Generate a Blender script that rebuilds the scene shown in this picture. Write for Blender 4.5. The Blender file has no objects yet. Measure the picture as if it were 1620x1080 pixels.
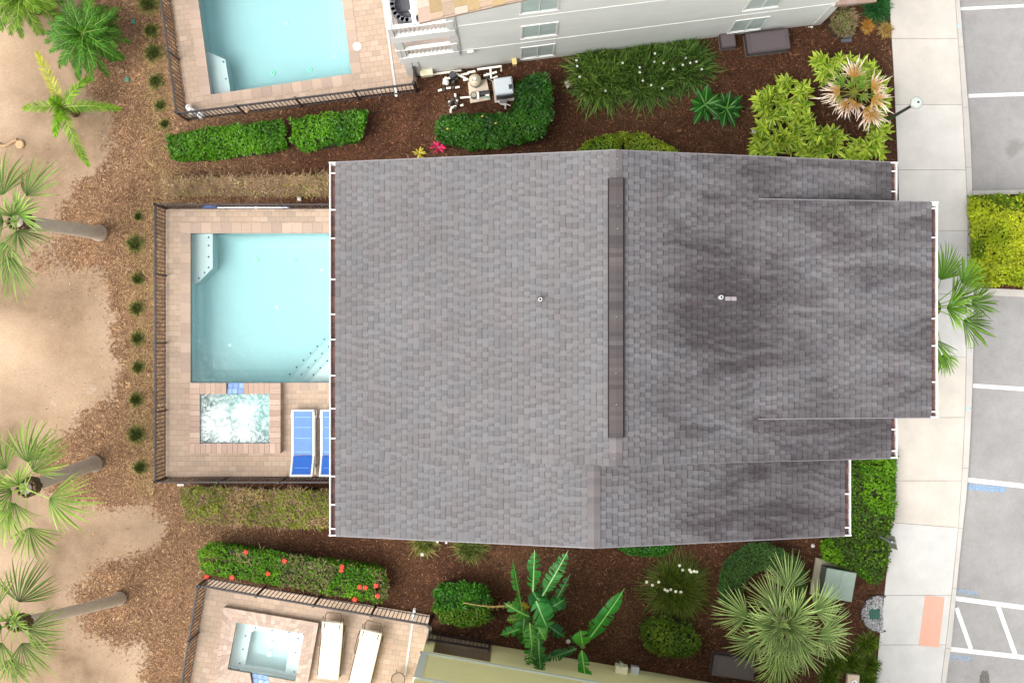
import bpy, math, random
import numpy as np
from mathutils import Vector, Matrix
R = math.radians
rng = np.random.default_rng(7)
random.seed(7)
scene = bpy.context.scene
C = scene.collection
# ------------------------------------------------------------ camera, sky, sun, exposure
CAMH = 44.0
FPX = 2332.0                       # focal length in photo pixels (photo is 1620 wide)
cam_d = bpy.data.cameras.new('camera'); cam_d.sensor_width = 36; cam_d.lens = FPX/1620*36
cam_d.clip_end = 2000; cam_d.clip_start = .5
cam = bpy.data.objects.new('camera', cam_d); cam.location = (0, 0, CAMH); C.objects.link(cam)
scene.camera = cam
SUN_EL, SUN_AZ = R(60), R(236)     # azimuth clockwise from +Y: the sun stands in the south-west
world = bpy.data.worlds.new('World'); scene.world = world; world.use_nodes = True
wn = world.node_tree; wn.nodes.clear()
sky = wn.nodes.new('ShaderNodeTexSky'); sky.sky_type = 'NISHITA'; sky.sun_disc = False
sky.sun_elevation = SUN_EL; sky.sun_rotation = SUN_AZ; sky.dust_density = 4; sky.air_density = 1; sky.ozone_density = 1
hs = wn.nodes.new('ShaderNodeHueSaturation'); hs.inputs['Saturation'].default_value = .22
bg = wn.nodes.new('ShaderNodeBackground'); bg.inputs[1].default_value = .15
wo = wn.nodes.new('ShaderNodeOutputWorld')
wn.links.new(sky.outputs[0], hs.inputs['Color']); wn.links.new(hs.outputs[0], bg.inputs[0]); wn.links.new(bg.outputs[0], wo.inputs[0])
sl = bpy.data.lights.new('sun', 'SUN'); sl.energy = 1.3; sl.angle = R(40); sl.color = (1, .955, .89)
so = bpy.data.objects.new('sun', sl); C.objects.link(so)
sd = Vector((math.sin(SUN_AZ)*math.cos(SUN_EL), math.cos(SUN_AZ)*math.cos(SUN_EL), math.sin(SUN_EL)))
so.rotation_euler = sd.to_track_quat('Z', 'Y').to_euler(); so.location = sd*60
vs = scene.view_settings; vs.view_transform = 'Standard'; vs.look = 'None'; vs.gamma = 1; vs.exposure = 1.2

# ------------------------------------------------------------ helpers
def W(px, py, h=0.):
    s = (CAMH-h)/FPX
    return Vector(((px-810)*s, (540-py)*s, h))
def lin(c):
    c = np.asarray(c, float)/255
    return np.where(c <= .04045, c/12.92, ((c+.055)/1.055)**2.4)
def link(o, parent=None):
    C.objects.link(o)
    if parent is not None: o.parent = parent
    return o
def tag(o, label=None, cat=None, group=None, kind=None):
    if label: o['label'] = label
    if cat: o['category'] = cat
    if group: o['group'] = group
    if kind: o['kind'] = kind
    return o
def thing(name, loc, label, cat, group=None, rz=0):
    o = bpy.data.objects.new(name, None); o.empty_display_size = .2
    o.location = loc; o.rotation_euler = (0, 0, rz); link(o)
    return tag(o, label, cat, group)

class MB:
    """generic mesh builder with a colour per face"""
    def __init__(s): s.v = []; s.f = []; s.c = []
    def add(s, vs_, fs, col=(1, 1, 1)):
        b = len(s.v); s.v += [tuple(v) for v in vs_]
        for f in fs: s.f.append([b+i for i in f]); s.c.append(col)
        return s
    def box(s, c, d, rz=0, col=(1, 1, 1), M=None, bev=0.):
        x, y, z = [k/2 for k in d]
        if bev > 0:
            b = bev
            pts = []
            for (zz, ii) in ((-z, 0), (z-b, 0), (z, b)):
                for (sx, sy) in ((-1, -1), (1, -1), (1, 1), (-1, 1)):
                    pts.append(Vector((sx*(x-ii), sy*(y-ii), zz)))
            fs = [(3, 2, 1, 0)]+[(i+4*k, (i+1) % 4+4*k, (i+1) % 4+4*k+4, i+4*k+4) for k in (0, 1) for i in range(4)]+[(8, 9, 10, 11)]
        else:
            pts = [Vector((sx*x, sy*y, sz*z)) for sz in (-1, 1) for (sx, sy) in ((-1, -1), (1, -1), (1, 1), (-1, 1))]
            fs = [(3, 2, 1, 0), (4, 5, 6, 7)]+[(i, (i+1) % 4, (i+1) % 4+4, i+4) for i in range(4)]
        m = M if M is not None else Matrix.Rotation(rz, 3, 'Z')
        c = Vector(c)
        return s.add([m @ p+c for p in pts], fs, col)
    def prism(s, poly, z0, z1, col=(1, 1, 1), bottom=True):
        n = len(poly)
        vs_ = [(p[0], p[1], z0) for p in poly]+[(p[0], p[1], z1) for p in poly]
        a = sum(poly[i][0]*poly[(i+1) % n][1]-poly[(i+1) % n][0]*poly[i][1] for i in range(n))
        side = [(i, (i+1) % n, (i+1) % n+n, i+n) for i in range(n)]
        fs = [tuple(range(n, 2*n))]+side+([tuple(range(n-1, -1, -1))] if bottom else [])
        if a < 0: fs = [tuple(reversed(f)) for f in fs]
        return s.add(vs_, fs, col)
    def tube(s, path, rad, n=8, col=(1, 1, 1), cap=True):
        path = [Vector(p) for p in path]; K = len(path)
        if not hasattr(rad, '__len__'): rad = [rad]*K
        vs_ = []; ref = None
        for i, p in enumerate(path):
            t = (path[min(i+1, K-1)]-path[max(i-1, 0)]).normalized()
            if ref is None: ref = Vector((0, 0, 1)) if abs(t.z) < .9 else Vector((1, 0, 0))
            a = t.cross(ref).normalized(); b = t.cross(a).normalized(); ref = b.cross(t) if False else ref
            for k in range(n):
                an = 2*math.pi*k/n
                vs_.append(p+(a*math.cos(an)+b*math.sin(an))*rad[i])
        fs = [(i*n+k, i*n+(k+1) % n, (i+1)*n+(k+1) % n, (i+1)*n+k) for i in range(K-1) for k in range(n)]
        if cap: fs += [tuple(range(n-1, -1, -1)), tuple(range((K-1)*n, K*n))]
        return s.add(vs_, fs, col)
    def lathe(s, c, prof, n=20, col=(1, 1, 1)):
        c = Vector(c)
        vs_ = [c+Vector((r*math.cos(2*math.pi*k/n), r*math.sin(2*math.pi*k/n), z)) for (r, z) in prof for k in range(n)]
        fs = [(i*n+k, i*n+(k+1) % n, (i+1)*n+(k+1) % n, (i+1)*n+k) for i in range(len(prof)-1) for k in range(n)]
        fs.append(tuple(range((len(prof)-1)*n, len(prof)*n)))
        return s.add(vs_, fs, col)
    def build(s, name, mat, parent=None, smooth=False, kind=None):
        me = bpy.data.meshes.new(name); me.from_pydata(s.v, [], s.f)
        me.materials.append(mat)
        at = me.color_attributes.new('Col', 'FLOAT_COLOR', 'CORNER')
        n = sum(len(f) for f in s.f); arr = np.ones((n, 4)); k = 0
        for f, c in zip(s.f, s.c):
            arr[k:k+len(f), :3] = c; k += len(f)
        at.data.foreach_set('color', arr.ravel())
        if smooth: me.polygons.foreach_set('use_smooth', [True]*len(me.polygons))
        me.update()
        o = bpy.data.objects.new(name, me); link(o, parent)
        if parent is not None: o.matrix_parent_inverse = Matrix.Identity(4)
        if kind: o['kind'] = kind
        return o

class LM:
    """leaf mesh: ribbons and diamond leaves, a colour per vertex (numpy)"""
    def __init__(s): s.V = []; s.F = []; s.Cc = []; s.n = 0
    def ribbons(s, P, Wd, S, Cl):
        P = np.asarray(P, float); N, K, _ = P.shape
        S = np.asarray(S, float)
        if S.ndim == 2: S = np.repeat(S[:, None, :], K, 1)
        Wd = np.broadcast_to(np.asarray(Wd, float), (N, K))
        Cl = np.broadcast_to(np.asarray(Cl, float), (N, K, 3))
        L = P-S*Wd[..., None]; Rr = P+S*Wd[..., None]
        v = np.stack([L, Rr], 2).reshape(-1, 3); c = np.repeat(Cl.reshape(-1, 3), 2, 0)
        base = (np.arange(N)*K*2)[:, None]; k = (np.arange(K-1)*2)[None, :]
        b = base+k
        f = np.stack([b, b+1, b+3, b+2], -1).reshape(-1, 4)+s.n
        s.V.append(v); s.Cc.append(c); s.F.append(f); s.n += len(v)
    def diamonds(s, P, D, Nn, L, Wd, Cl):
        """P base point, D direction, Nn normal (unit), L length, Wd half width"""
        P = np.asarray(P, float); N = len(P)
        L = np.broadcast_to(L, (N,))[:, None]; Wd = np.broadcast_to(Wd, (N,))[:, None]
        S = np.cross(D, Nn); S /= np.linalg.norm(S, axis=1, keepdims=True)+1e-9
        a = P; t = P+D*L; m = P+D*L*.45+Nn*L*.10
        v = np.stack([a, m+S*Wd, t, m-S*Wd], 1).reshape(-1, 3)
        c = np.repeat(np.broadcast_to(Cl, (N, 3)), 4, 0)
        f = (np.arange(N)*4)[:, None]+np.arange(4)[None]+s.n
        s.V.append(v); s.Cc.append(c); s.F.append(f); s.n += len(v)
    def build(s, name, mat, parent=None, origin=None):
        V = np.concatenate(s.V); F = np.concatenate(s.F); Cc = np.concatenate(s.Cc)
        if origin is not None: V = V-np.asarray(origin)[None]
        me = bpy.data.meshes.new(name)
        me.vertices.add(len(V)); me.vertices.foreach_set('co', V.ravel().astype(np.float32))
        me.loops.add(F.size); me.loops.foreach_set('vertex_index', F.ravel().astype(np.int32))
        me.polygons.add(len(F)); me.polygons.foreach_set('loop_start', (np.arange(len(F))*4).astype(np.int32))
        me.polygons.foreach_set('loop_total', np.full(len(F), 4, np.int32))
        me.materials.append(mat)
        at = me.color_attributes.new('Col', 'FLOAT_COLOR', 'POINT')
        at.data.foreach_set('color', np.concatenate([np.clip(Cc, 0, 1), np.ones((len(Cc), 1))], 1).ravel().astype(np.float32))
        me.update(calc_edges=True); me.validate()
        o = bpy.data.objects.new(name, me); link(o, parent)
        return o

def unit(v): v = np.asarray(v, float); return v/(np.linalg.norm(v, axis=-1, keepdims=True)+1e-9)
def rcol(c1, c2, n, var=.18):
    t = rng.random((n, 1)); c = lin(c1)[None]*(1-t)+lin(c2)[None]*t
    return c*(1+var*(rng.random((n, 1))*2-1))
def inpoly(x, y, poly):
    x = np.asarray(x); y = np.asarray(y); r = np.zeros(x.shape, bool); n = len(poly); j = n-1
    for i in range(n):
        xi, yi = poly[i][0], poly[i][1]; xj, yj = poly[j][0], poly[j][1]
        c = ((yi > y) != (yj > y)) & (x < (xj-xi)*(y-yi)/((yj-yi) if yj != yi else 1e-9)+xi)
        r ^= c; j = i
    return r
def dist_poly(x, y, poly, closed=True):
    d = np.full(np.shape(x), 1e9); n = len(poly)
    for i in range(n if closed else n-1):
        a = poly[i]; b = poly[(i+1) % n]; dx, dy = b[0]-a[0], b[1]-a[1]
        t = np.clip(((x-a[0])*dx+(y-a[1])*dy)/(dx*dx+dy*dy+1e-12), 0, 1)
        d = np.minimum(d, np.hypot(x-a[0]-t*dx, y-a[1]-t*dy))
    return d
def vnoise(x, y, s=1., seed=0):
    """smooth value noise"""
    g = np.random.default_rng(seed).random((64, 64))
    x = np.asarray(x)*s+100; y = np.asarray(y)*s+100
    i = np.floor(x).astype(int); j = np.floor(y).astype(int); fx = x-i; fy = y-j
    fx = fx*fx*(3-2*fx); fy = fy*fy*(3-2*fy)
    a = g[i % 64, j % 64]; b = g[(i+1) % 64, j % 64]; c = g[i % 64, (j+1) % 64]; d = g[(i+1) % 64, (j+1) % 64]
    return (a*(1-fx)+b*fx)*(1-fy)+(c*(1-fx)+d*fx)*fy

# ------------------------------------------------------------ materials
def newmat(name):
    m = bpy.data.materials.new(name); m.use_nodes = True; nt = m.node_tree
    return m, nt, nt.nodes['Principled BSDF'], nt.nodes['Material Output']
def N(nt, t, **kw):
    n = nt.nodes.new('ShaderNode'+t)
    for k, v in kw.items(): setattr(n, k, v)
    return n
def mul(nt, a, b, fac=1., mode='MULTIPLY'):
    m = N(nt, 'MixRGB', blend_type=mode)
    if hasattr(fac, 'is_output'): nt.links.new(fac, m.inputs[0])
    else: m.inputs[0].default_value = fac
    for k, s in ((1, a), (2, b)):
        if hasattr(s, 'is_output'): nt.links.new(s, m.inputs[k])
        else: m.inputs[k].default_value = (*s, 1)
    return m.outputs[0]
def noise(nt, scale, detail=4, rough=.6, vec=None, dist=0):
    n = N(nt, 'TexNoise'); n.inputs['Scale'].default_value = scale; n.inputs['Detail'].default_value = detail
    n.inputs['Roughness'].default_value = rough; n.inputs['Distortion'].default_value = dist
    if vec is not None: nt.links.new(vec, n.inputs['Vector'])
    return n.outputs['Fac']
def ramp(nt, fac, stops, interp='LINEAR'):
    r = N(nt, 'ValToRGB'); r.color_ramp.interpolation = interp; e = r.color_ramp.elements
    while len(e) < len(stops): e.new(.5)
    for k, (p, c) in enumerate(stops):
        e[k].position = p; e[k].color = (c, c, c, 1) if not hasattr(c, '__len__') else (*c, 1)
    nt.links.new(fac, r.inputs[0]); return r.outputs[0]
def bump(nt, bsdf, h, strength=.3, dist=.01):
    b = N(nt, 'Bump'); b.inputs['Strength'].default_value = strength; b.inputs['Distance'].default_value = dist
    nt.links.new(h, b.inputs['Height']); nt.links.new(b.outputs[0], bsdf.inputs['Normal'])
def objco(nt): return N(nt, 'TexCoord').outputs['Object']
def geopos(nt): return N(nt, 'NewGeometry').outputs['Position']
def mapping(nt, vec, scale=(1, 1, 1), rot=(0, 0, 0), loc=(0, 0, 0)):
    m = N(nt, 'Mapping'); m.inputs['Scale'].default_value = scale; m.inputs['Rotation'].default_value = rot; m.inputs['Location'].default_value = loc
    nt.links.new(vec, m.inputs[0]); return m.outputs[0]

def attr_mat(name, rough=.6, base=None, nscale=8., namt=.25, bumps=0., bscale=60., metal=0., spec=.4, aniso=(1, 1, 1)):
    """face/vertex colour (or one colour) with dirt variation"""
    m, nt, b, o = newmat(name)
    if base is None:
        a = N(nt, 'Attribute'); a.attribute_name = 'Col'; col = a.outputs['Color']
    else: col = tuple(lin(base))
    v = mapping(nt, geopos(nt), aniso)
    n = noise(nt, nscale, 6, .65, v)
    col = mul(nt, col, ramp(nt, n, [(.25, 1-namt), (.75, 1+namt*.4)]))
    nt.links.new(col, b.inputs['Base Color'])
    b.inputs['Roughness'].default_value = rough; b.inputs['Metallic'].default_value = metal
    b.inputs['Specular IOR Level'].default_value = spec
    if bumps: bump(nt, b, noise(nt, bscale, 4, .6, v), bumps, .01)
    return m
def leaf_mat(name, rough=.45, trans=.25, spec=.35):
    m, nt, b, o = newmat(name)
    a = N(nt, 'Attribute'); a.attribute_name = 'Col'
    col = mul(nt, a.outputs['Color'], ramp(nt, noise(nt, 2.2, 3, .6, geopos(nt)), [(.3, .72), (.7, 1.15)]))
    nt.links.new(col, b.inputs['Base Color']); b.inputs['Roughness'].default_value = rough
    b.inputs['Specular IOR Level'].default_value = spec
    t = N(nt, 'BsdfTranslucent'); c2 = mul(nt, col, (1.0, 1.1, .5)); nt.links.new(c2, t.inputs[0])
    mx = N(nt, 'MixShader'); mx.inputs[0].default_value = trans
    nt.links.new(b.outputs[0], mx.inputs[1]); nt.links.new(t.outputs[0], mx.inputs[2]); nt.links.new(mx.outputs[0], o.inputs[0])
    return m
LEAF = leaf_mat('leaf', .55, .3, .22); GLOSS = leaf_mat('glossy_leaf', .42, .3, .28); DRY = leaf_mat('dry_leaf', .8, .1, .15)
WHITE = attr_mat('white_paint', .45, (214, 214, 211), 3, .07)
ALU = attr_mat('black_aluminium', .5, (46, 38, 38), 5, .25)
CONC = attr_mat('concrete_attr', .85, None, 1.6, .15, .2, 90)
PLAIN = attr_mat('painted_attr', .5, None, 6, .1)
MATTE = attr_mat('matte_attr', .85, None, 9, .2, .1)
PVC = attr_mat('pvc', .4, None, 20, .12)
SHINGLE_COLS = None

def shingle_mat():
    m, nt, b, o = newmat('asphalt_shingle')
    a = N(nt, 'Attribute'); a.attribute_name = 'Col'; p = geopos(nt)
    g = ramp(nt, noise(nt, 90, 3, .7, p), [(.3, .82), (.7, 1.12)])
    col = mul(nt, a.outputs['Color'], g)
    col = mul(nt, col, ramp(nt, noise(nt, .9, 4, .6, p), [(.3, .9), (.7, 1.06)]))
    # faint violet / greenish granule blends
    t = ramp(nt, noise(nt, 1.4, 3, .6, p), [(.4, (1, .965, .955)), (.62, (.985, 1., 1.0))])
    col = mul(nt, col, t)
    # algae staining on the slope that faces the street, long streaks down the slope
    sx = N(nt, 'SeparateXYZ'); nt.links.new(p, sx.inputs[0])
    gate = N(nt, 'MapRange'); gate.inputs['From Min'].default_value = 2.5; gate.inputs['From Max'].default_value = 4.0
    nt.links.new(sx.outputs['X'], gate.inputs['Value'])
    st = ramp(nt, noise(nt, 1., 5, .62, mapping(nt, p, (.30, 1.15, 1), loc=(3.1, 1.7, 0)), .9), [(.40, 0.), (.60, 1.)])
    fine = ramp(nt, noise(nt, 1., 5, .7, mapping(nt, p, (1.0, 6.5, 1)), .3), [(.3, .5), (.7, 1.)])
    # heaviest patch below the ridge
    d = N(nt, 'VectorMath', operation='DISTANCE'); nt.links.new(mapping(nt, p, (.62, .36, 0)), d.inputs[0]); d.inputs[1].default_value = (4.75*.62, 1.1*.36, 0)
    patch = ramp(nt, d.outputs['Value'], [(.25, 1.), (1.0, 0.)])
    d2 = N(nt, 'VectorMath', operation='DISTANCE'); nt.links.new(mapping(nt, p, (.34, .6, 0)), d2.inputs[0]); d2.inputs[1].default_value = (6.2*.34, -3.7*.6, 0)
    pa = N(nt, 'Math', operation='MULTIPLY_ADD'); nt.links.new(ramp(nt, d2.outputs['Value'], [(.2, .8), (.95, 0.)]), pa.inputs[0]); pa.inputs[1].default_value = 1; nt.links.new(patch, pa.inputs[2]); patch = pa.outputs[0]
    mx = N(nt, 'Math', operation='MULTIPLY_ADD'); nt.links.new(patch, mx.inputs[0]); mx.inputs[1].default_value = .75; nt.links.new(st, mx.inputs[2])
    m2 = N(nt, 'Math', operation='MULTIPLY'); nt.links.new(mx.outputs[0], m2.inputs[0]); nt.links.new(fine, m2.inputs[1])
    m3 = N(nt, 'Math', operation='MULTIPLY'); m3.use_clamp = True; nt.links.new(m2.outputs[0], m3.inputs[0]); nt.links.new(gate.outputs[0], m3.inputs[1])
    m4 = N(nt, 'Math', operation='MULTIPLY'); nt.links.new(m3.outputs[0], m4.inputs[0]); m4.inputs[1].default_value = .85
    col = mul(nt, col, mul(nt, col, (.34, .29, .30)), m4.outputs[0], 'MIX')
    nt.links.new(col, b.inputs['Base Color']); b.inputs['Roughness'].default_value = .9; b.inputs['Specular IOR Level'].default_value = .2
    bump(nt, b, noise(nt, 220, 2, .6, p), .35, .004)
    return m
SHINGLE = shingle_mat()

def ground_mat():
    m, nt, b, o = newmat('sand_and_mulch'); p = geopos(nt)
    a = N(nt, 'Attribute'); a.attribute_name = 'Col'
    sp = N(nt, 'SeparateColor'); nt.links.new(a.outputs['Color'], sp.inputs[0])
    # mask r : 1 = mulch ; g : darker mulch, partly fresh, partly shade put into its colour ; b : dead grass
    big = noise(nt, .35, 5, .6, p); mid = noise(nt, 2.5, 5, .65, p); fine = noise(nt, 30, 5, .75, p)
    sand = mul(nt, tuple(lin((174, 151, 127))), tuple(lin((152, 128, 104))), ramp(nt, big, [(.38, 0.), (.62, 1.)]), 'MIX')
    sand = mul(nt, sand, tuple(lin((190, 174, 158))), ramp(nt, mid, [(.6, 0.), (.74, .7)]), 'MIX')
    straw = mul(nt, tuple(lin((132, 111, 90))), tuple(lin((104, 86, 66))), ramp(nt, mid, [(.3, 0.), (.7, 1.)]), 'MIX')
    sand = mul(nt, sand, straw, sp.outputs['Blue'], 'MIX')
    sand = mul(nt, sand, ramp(nt, noise(nt, 12, 6, .75, mapping(nt, p, (1, 2.2, 1), rot=(0, 0, .5))), [(.3, .86), (.7, 1.08)])); sand = mul(nt, sand, ramp(nt, fine, [(.3, .84), (.7, 1.1)]))
    # mulch = voronoi chips
    wv = N(nt, 'VectorMath', operation='MULTIPLY_ADD'); nw = N(nt, 'TexNoise'); nw.inputs['Scale'].default_value = 3; nt.links.new(p, nw.inputs['Vector']); nt.links.new(nw.outputs['Color'], wv.inputs[0]); wv.inputs[1].default_value = (.5, .5, 0); nt.links.new(p, wv.inputs[2]); mulv = wv.outputs[0]
    vo = N(nt, 'TexVoronoi'); vo.inputs['Scale'].default_value = 42
    nt.links.new(mulv, vo.inputs['Vector'])
    vsp = N(nt, 'SeparateColor'); nt.links.new(vo.outputs['Color'], vsp.inputs[0])
    m1 = ramp(nt, vsp.outputs['Red'], [(0., tuple(lin((80, 58, 42)))), (.5, tuple(lin((108, 81, 60)))), (.85, tuple(lin((130, 101, 75)))), (1., tuple(lin((166, 136, 102))))])
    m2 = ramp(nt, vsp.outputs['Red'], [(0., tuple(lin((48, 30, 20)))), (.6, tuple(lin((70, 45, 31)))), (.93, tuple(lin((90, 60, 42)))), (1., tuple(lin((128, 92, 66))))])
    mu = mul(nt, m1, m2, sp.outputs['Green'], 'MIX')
    mu = mul(nt, mu, ramp(nt, noise(nt, 1.3, 5, .6, p), [(.3, .78), (.7, 1.2)]))
    mu = mul(nt, mu, ramp(nt, fine, [(.3, .8), (.7, 1.15)]))
    # soft ragged edge
    ed = N(nt, 'Math', operation='ADD'); nt.links.new(sp.outputs['Red'], ed.inputs[0])
    e2 = N(nt, 'Math', operation='MULTIPLY_ADD'); nt.links.new(noise(nt, 9, 5, .7, p), e2.inputs[0]); e2.inputs[1].default_value = 1.3; e2.inputs[2].default_value = -.65
    nt.links.new(e2.outputs[0], ed.inputs[1])
    col = mul(nt, sand, mu, ramp(nt, ed.outputs[0], [(.40, 0.), (.60, 1.)]), 'MIX')
    nt.links.new(col, b.inputs['Base Color']); b.inputs['Roughness'].default_value = .95; b.inputs['Specular IOR Level'].default_value = .15
    hh = N(nt, 'Math', operation='MULTIPLY'); nt.links.new(vsp.outputs['Green'], hh.inputs[0]); nt.links.new(sp.outputs['Red'], hh.inputs[1])
    h2 = N(nt, 'Math', operation='ADD'); nt.links.new(hh.outputs[0], h2.inputs[0]); nt.links.new(fine, h2.inputs[1])
    bump(nt, b, h2.outputs[0], .6, .02)
    return m

def paver_mat(name, ang, bw=.235, bh=.155):
    m, nt, b, o = newmat(name); p = mapping(nt, geopos(nt), rot=(0, 0, ang))
    br = N(nt, 'TexBrick'); br.inputs['Scale'].default_value = 1; br.inputs['Brick Width'].default_value = bw; br.inputs['Row Height'].default_value = bh
    br.inputs['Mortar Size'].default_value = .0045; br.inputs['Mortar Smooth'].default_value = .3; br.inputs['Bias'].default_value = 0
    br.inputs['Color1'].default_value = (0, 0, 0, 1); br.inputs['Color2'].default_value = (1, 1, 1, 1); br.inputs['Mortar'].default_value = (.4, .4, .4, 1)
    nt.links.new(p, br.inputs['Vector'])
    c = ramp(nt, br.outputs['Color'], [(0., tuple(lin((150, 134, 119)))), (.2, tuple(lin((159, 140, 122)))), (.65, tuple(lin((164, 143, 125)))), (1., tuple(lin((170, 151, 134))))])
    c = mul(nt, c, ramp(nt, noise(nt, .8, 5, .6, p), [(.3, .92), (.7, 1.04)]))
    c = mul(nt, c, ramp(nt, noise(nt, 25, 5, .7, p), [(.3, .9), (.7, 1.08)]))
    c = mul(nt, c, tuple(lin((118, 98, 82))), ramp(nt, br.outputs['Fac'], [(.2, 0.), (1., .8)]), 'MIX')
    nt.links.new(c, b.inputs['Base Color']); b.inputs['Roughness'].default_value = .85; b.inputs['Specular IOR Level'].default_value = .25
    inv = N(nt, 'Math', operation='SUBTRACT'); inv.inputs[0].default_value = 1; nt.links.new(br.outputs['Fac'], inv.inputs[1])
    bump(nt, b, inv.outputs[0], .4, .006)
    return m
def asphalt_mat():
    m, nt, b, o = newmat('asphalt'); p = geopos(nt)
    c = ramp(nt, noise(nt, 55, 4, .8, p), [(.28, tuple(lin((124, 122, 120)))), (.5, tuple(lin((138, 136, 134)))), (.72, tuple(lin((154, 152, 150))))])
    c = mul(nt, c, ramp(nt, noise(nt, .55, 6, .65, p), [(.3, .84), (.7, 1.08)]))
    c = mul(nt, c, ramp(nt, noise(nt, 3.5, 4, .6, p), [(.3, .93), (.7, 1.05)]))
    stn = ramp(nt, noise(nt, 1.1, 3, .5, p), [(.63, 0.), (.76, .45)])
    c = mul(nt, c, tuple(lin((92, 88, 80))), stn, 'MIX')
    nt.links.new(c, b.inputs['Base Color']); b.inputs['Roughness'].default_value = .9
    bump(nt, b, noise(nt, 80, 3, .7, p), .5, .006); return m
def siding_mat(name, col, pitch=.16):
    m, nt, b, o = newmat(name); p = geopos(nt)
    w = N(nt, 'TexWave', wave_type='BANDS', bands_direction='Z', wave_profile='SAW'); w.inputs['Scale'].default_value = 1/pitch/3.1831*.5*1.0
    nt.links.new(p, w.inputs['Vector'])
    c = mul(nt, tuple(lin(col)), ramp(nt, noise(nt, .7, 5, .6, mapping(nt, p, (1, 1, 2.5))), [(.3, .93), (.7, 1.03)]))
    c = mul(nt, c, ramp(nt, noise(nt, 14, 3, .6, mapping(nt, p, (1, 1, 8))), [(.3, .97), (.7, 1.02)]))
    c = mul(nt, c, ramp(nt, w.outputs['Fac'], [(0., .93), (.1, 1.)]))
    nt.links.new(c, b.inputs['Base Color']); b.inputs['Roughness'].default_value = .6
    bump(nt, b, w.outputs['Fac'], .35, .012); return m
def water_mat(foam=False):
    m, nt, b, o = newmat('foaming_water' if foam else 'pool_water'); nt.nodes.remove(b); p = geopos(nt)
    tr = N(nt, 'BsdfTransparent'); gl = N(nt, 'BsdfGlossy'); gl.inputs['Roughness'].default_value = .08
    bm = N(nt, 'Bump'); bm.inputs['Strength'].default_value = .25; bm.inputs['Distance'].default_value = .02
    nt.links.new(noise(nt, 7 if foam else 4, 3, .5, p, .6), bm.inputs['Height']); nt.links.new(bm.outputs[0], gl.inputs['Normal'])
    fr = N(nt, 'Fresnel'); fr.inputs['IOR'].default_value = 1.33; nt.links.new(bm.outputs[0], fr.inputs['Normal'])
    mx = N(nt, 'MixShader'); nt.links.new(fr.outputs[0], mx.inputs[0]); nt.links.new(tr.outputs[0], mx.inputs[1]); nt.links.new(gl.outputs[0], mx.inputs[2])
    out = mx.outputs[0]
    if foam:
        df = N(nt, 'BsdfDiffuse'); df.inputs[0].default_value = (.72, .77, .77, 1)
        n1 = noise(nt, 3.6, 9, .72, mapping(nt, p, (1, 1, 0), loc=(1.3, .4, 0)), 2.6)
        mm = None
        for cx, cy in ((-7.95, -2.15), (-8.75, -2.18), (-8.55, -2.7), (-7.95, -2.72), (-8.95, -2.5)):
            d = N(nt, 'VectorMath', operation='DISTANCE'); nt.links.new(mapping(nt, p, (1, 1, 0)), d.inputs[0]); d.inputs[1].default_value = (cx, cy, 0)
            r = ramp(nt, d.outputs['Value'], [(0., .22), (.46, 0.)])
            if mm is None: mm = r
            else:
                a = N(nt, 'Math', operation='MAXIMUM'); nt.links.new(mm, a.inputs[0]); nt.links.new(r, a.inputs[1]); mm = a.outputs[0]
        s = N(nt, 'Math', operation='ADD'); nt.links.new(n1, s.inputs[0]); nt.links.new(mm, s.inputs[1])
        f = ramp(nt, s.outputs[0], [(.44, .05), (.60, .5), (.80, .9)])
        m2 = N(nt, 'MixShader'); nt.links.new(f, m2.inputs[0]); nt.links.new(out, m2.inputs[1]); nt.links.new(df.outputs[0], m2.inputs[2]); out = m2.outputs[0]
    nt.links.new(out, o.inputs[0])
    va = N(nt, 'VolumeAbsorption'); va.inputs['Color'].default_value = (.40, .91, .945, 1); va.inputs['Density'].default_value = .34
    if foam: va.inputs['Color'].default_value = (.3, .9, .87, 1); va.inputs['Density'].default_value = .6
    nt.links.new(va.outputs[0], o.inputs['Volume'])
    return m
WATER = water_mat(); FOAM = water_mat(True)
PLASTER = attr_mat('pool_plaster', .6, (180, 191, 190), 1.2, .05)
ASPH = asphalt_mat()
TRUNK = attr_mat('palm_trunk', .9, None, 7, .38, .9, 30, aniso=(1, 1, 3))
GLASSW = None
def glass_mat():
    m, nt, b, o = newmat('window_glass')
    b.inputs['Base Color'].default_value = (*lin((204, 222, 218)), 1); b.inputs['Roughness'].default_value = .12; b.inputs['Specular IOR Level'].default_value = .8
    nt.links.new(mul(nt, tuple(lin((204, 222, 218))), ramp(nt, noise(nt, 2.5, 3, .5, geopos(nt)), [(.3, .88), (.7, 1.05)])), b.inputs['Base Color'])
    return m
GLASS = glass_mat()

# ============================================================ GROUND, PATHS, ROAD
px = lambda pts, h=0.: [tuple(W(x, y, h)[:2]) for x, y in pts]
sand_px = [(-900, -400), (128, -400), (128, 0), (150, 108), (140, 150), (165, 180), (170, 215), (178, 262), (150, 285), (115, 290), (95, 320), (85, 370), (68, 400), (62, 425), (100, 436), (150, 445), (175, 460), (187, 500), (190, 540), (190, 590), (180, 640), (130, 660), (100, 680), (75, 720), (60, 762), (100, 775), (125, 793), (190, 797), (240, 805), (262, 835), (260, 858), (220, 872), (190, 880), (150, 900), (132, 930), (130, 960), (140, 1000), (165, 1020), (210, 1030), (228, 1050), (232, 1080), (240, 1500), (-900, 1500)]
SAND = px(sand_px)
north_pool = px([(308, -40), (314, 0), (334, 150), (556, 117), (541, 0), (536, -40)])
main_pool = [(-9.585, 3.226), (-9.585, -1.226), (-4.75, -1.226), (-4.75, 3.226)]
main_spa = px([(316, 623), (316, 701), (426, 701), (426, 623)], .35)
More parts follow.
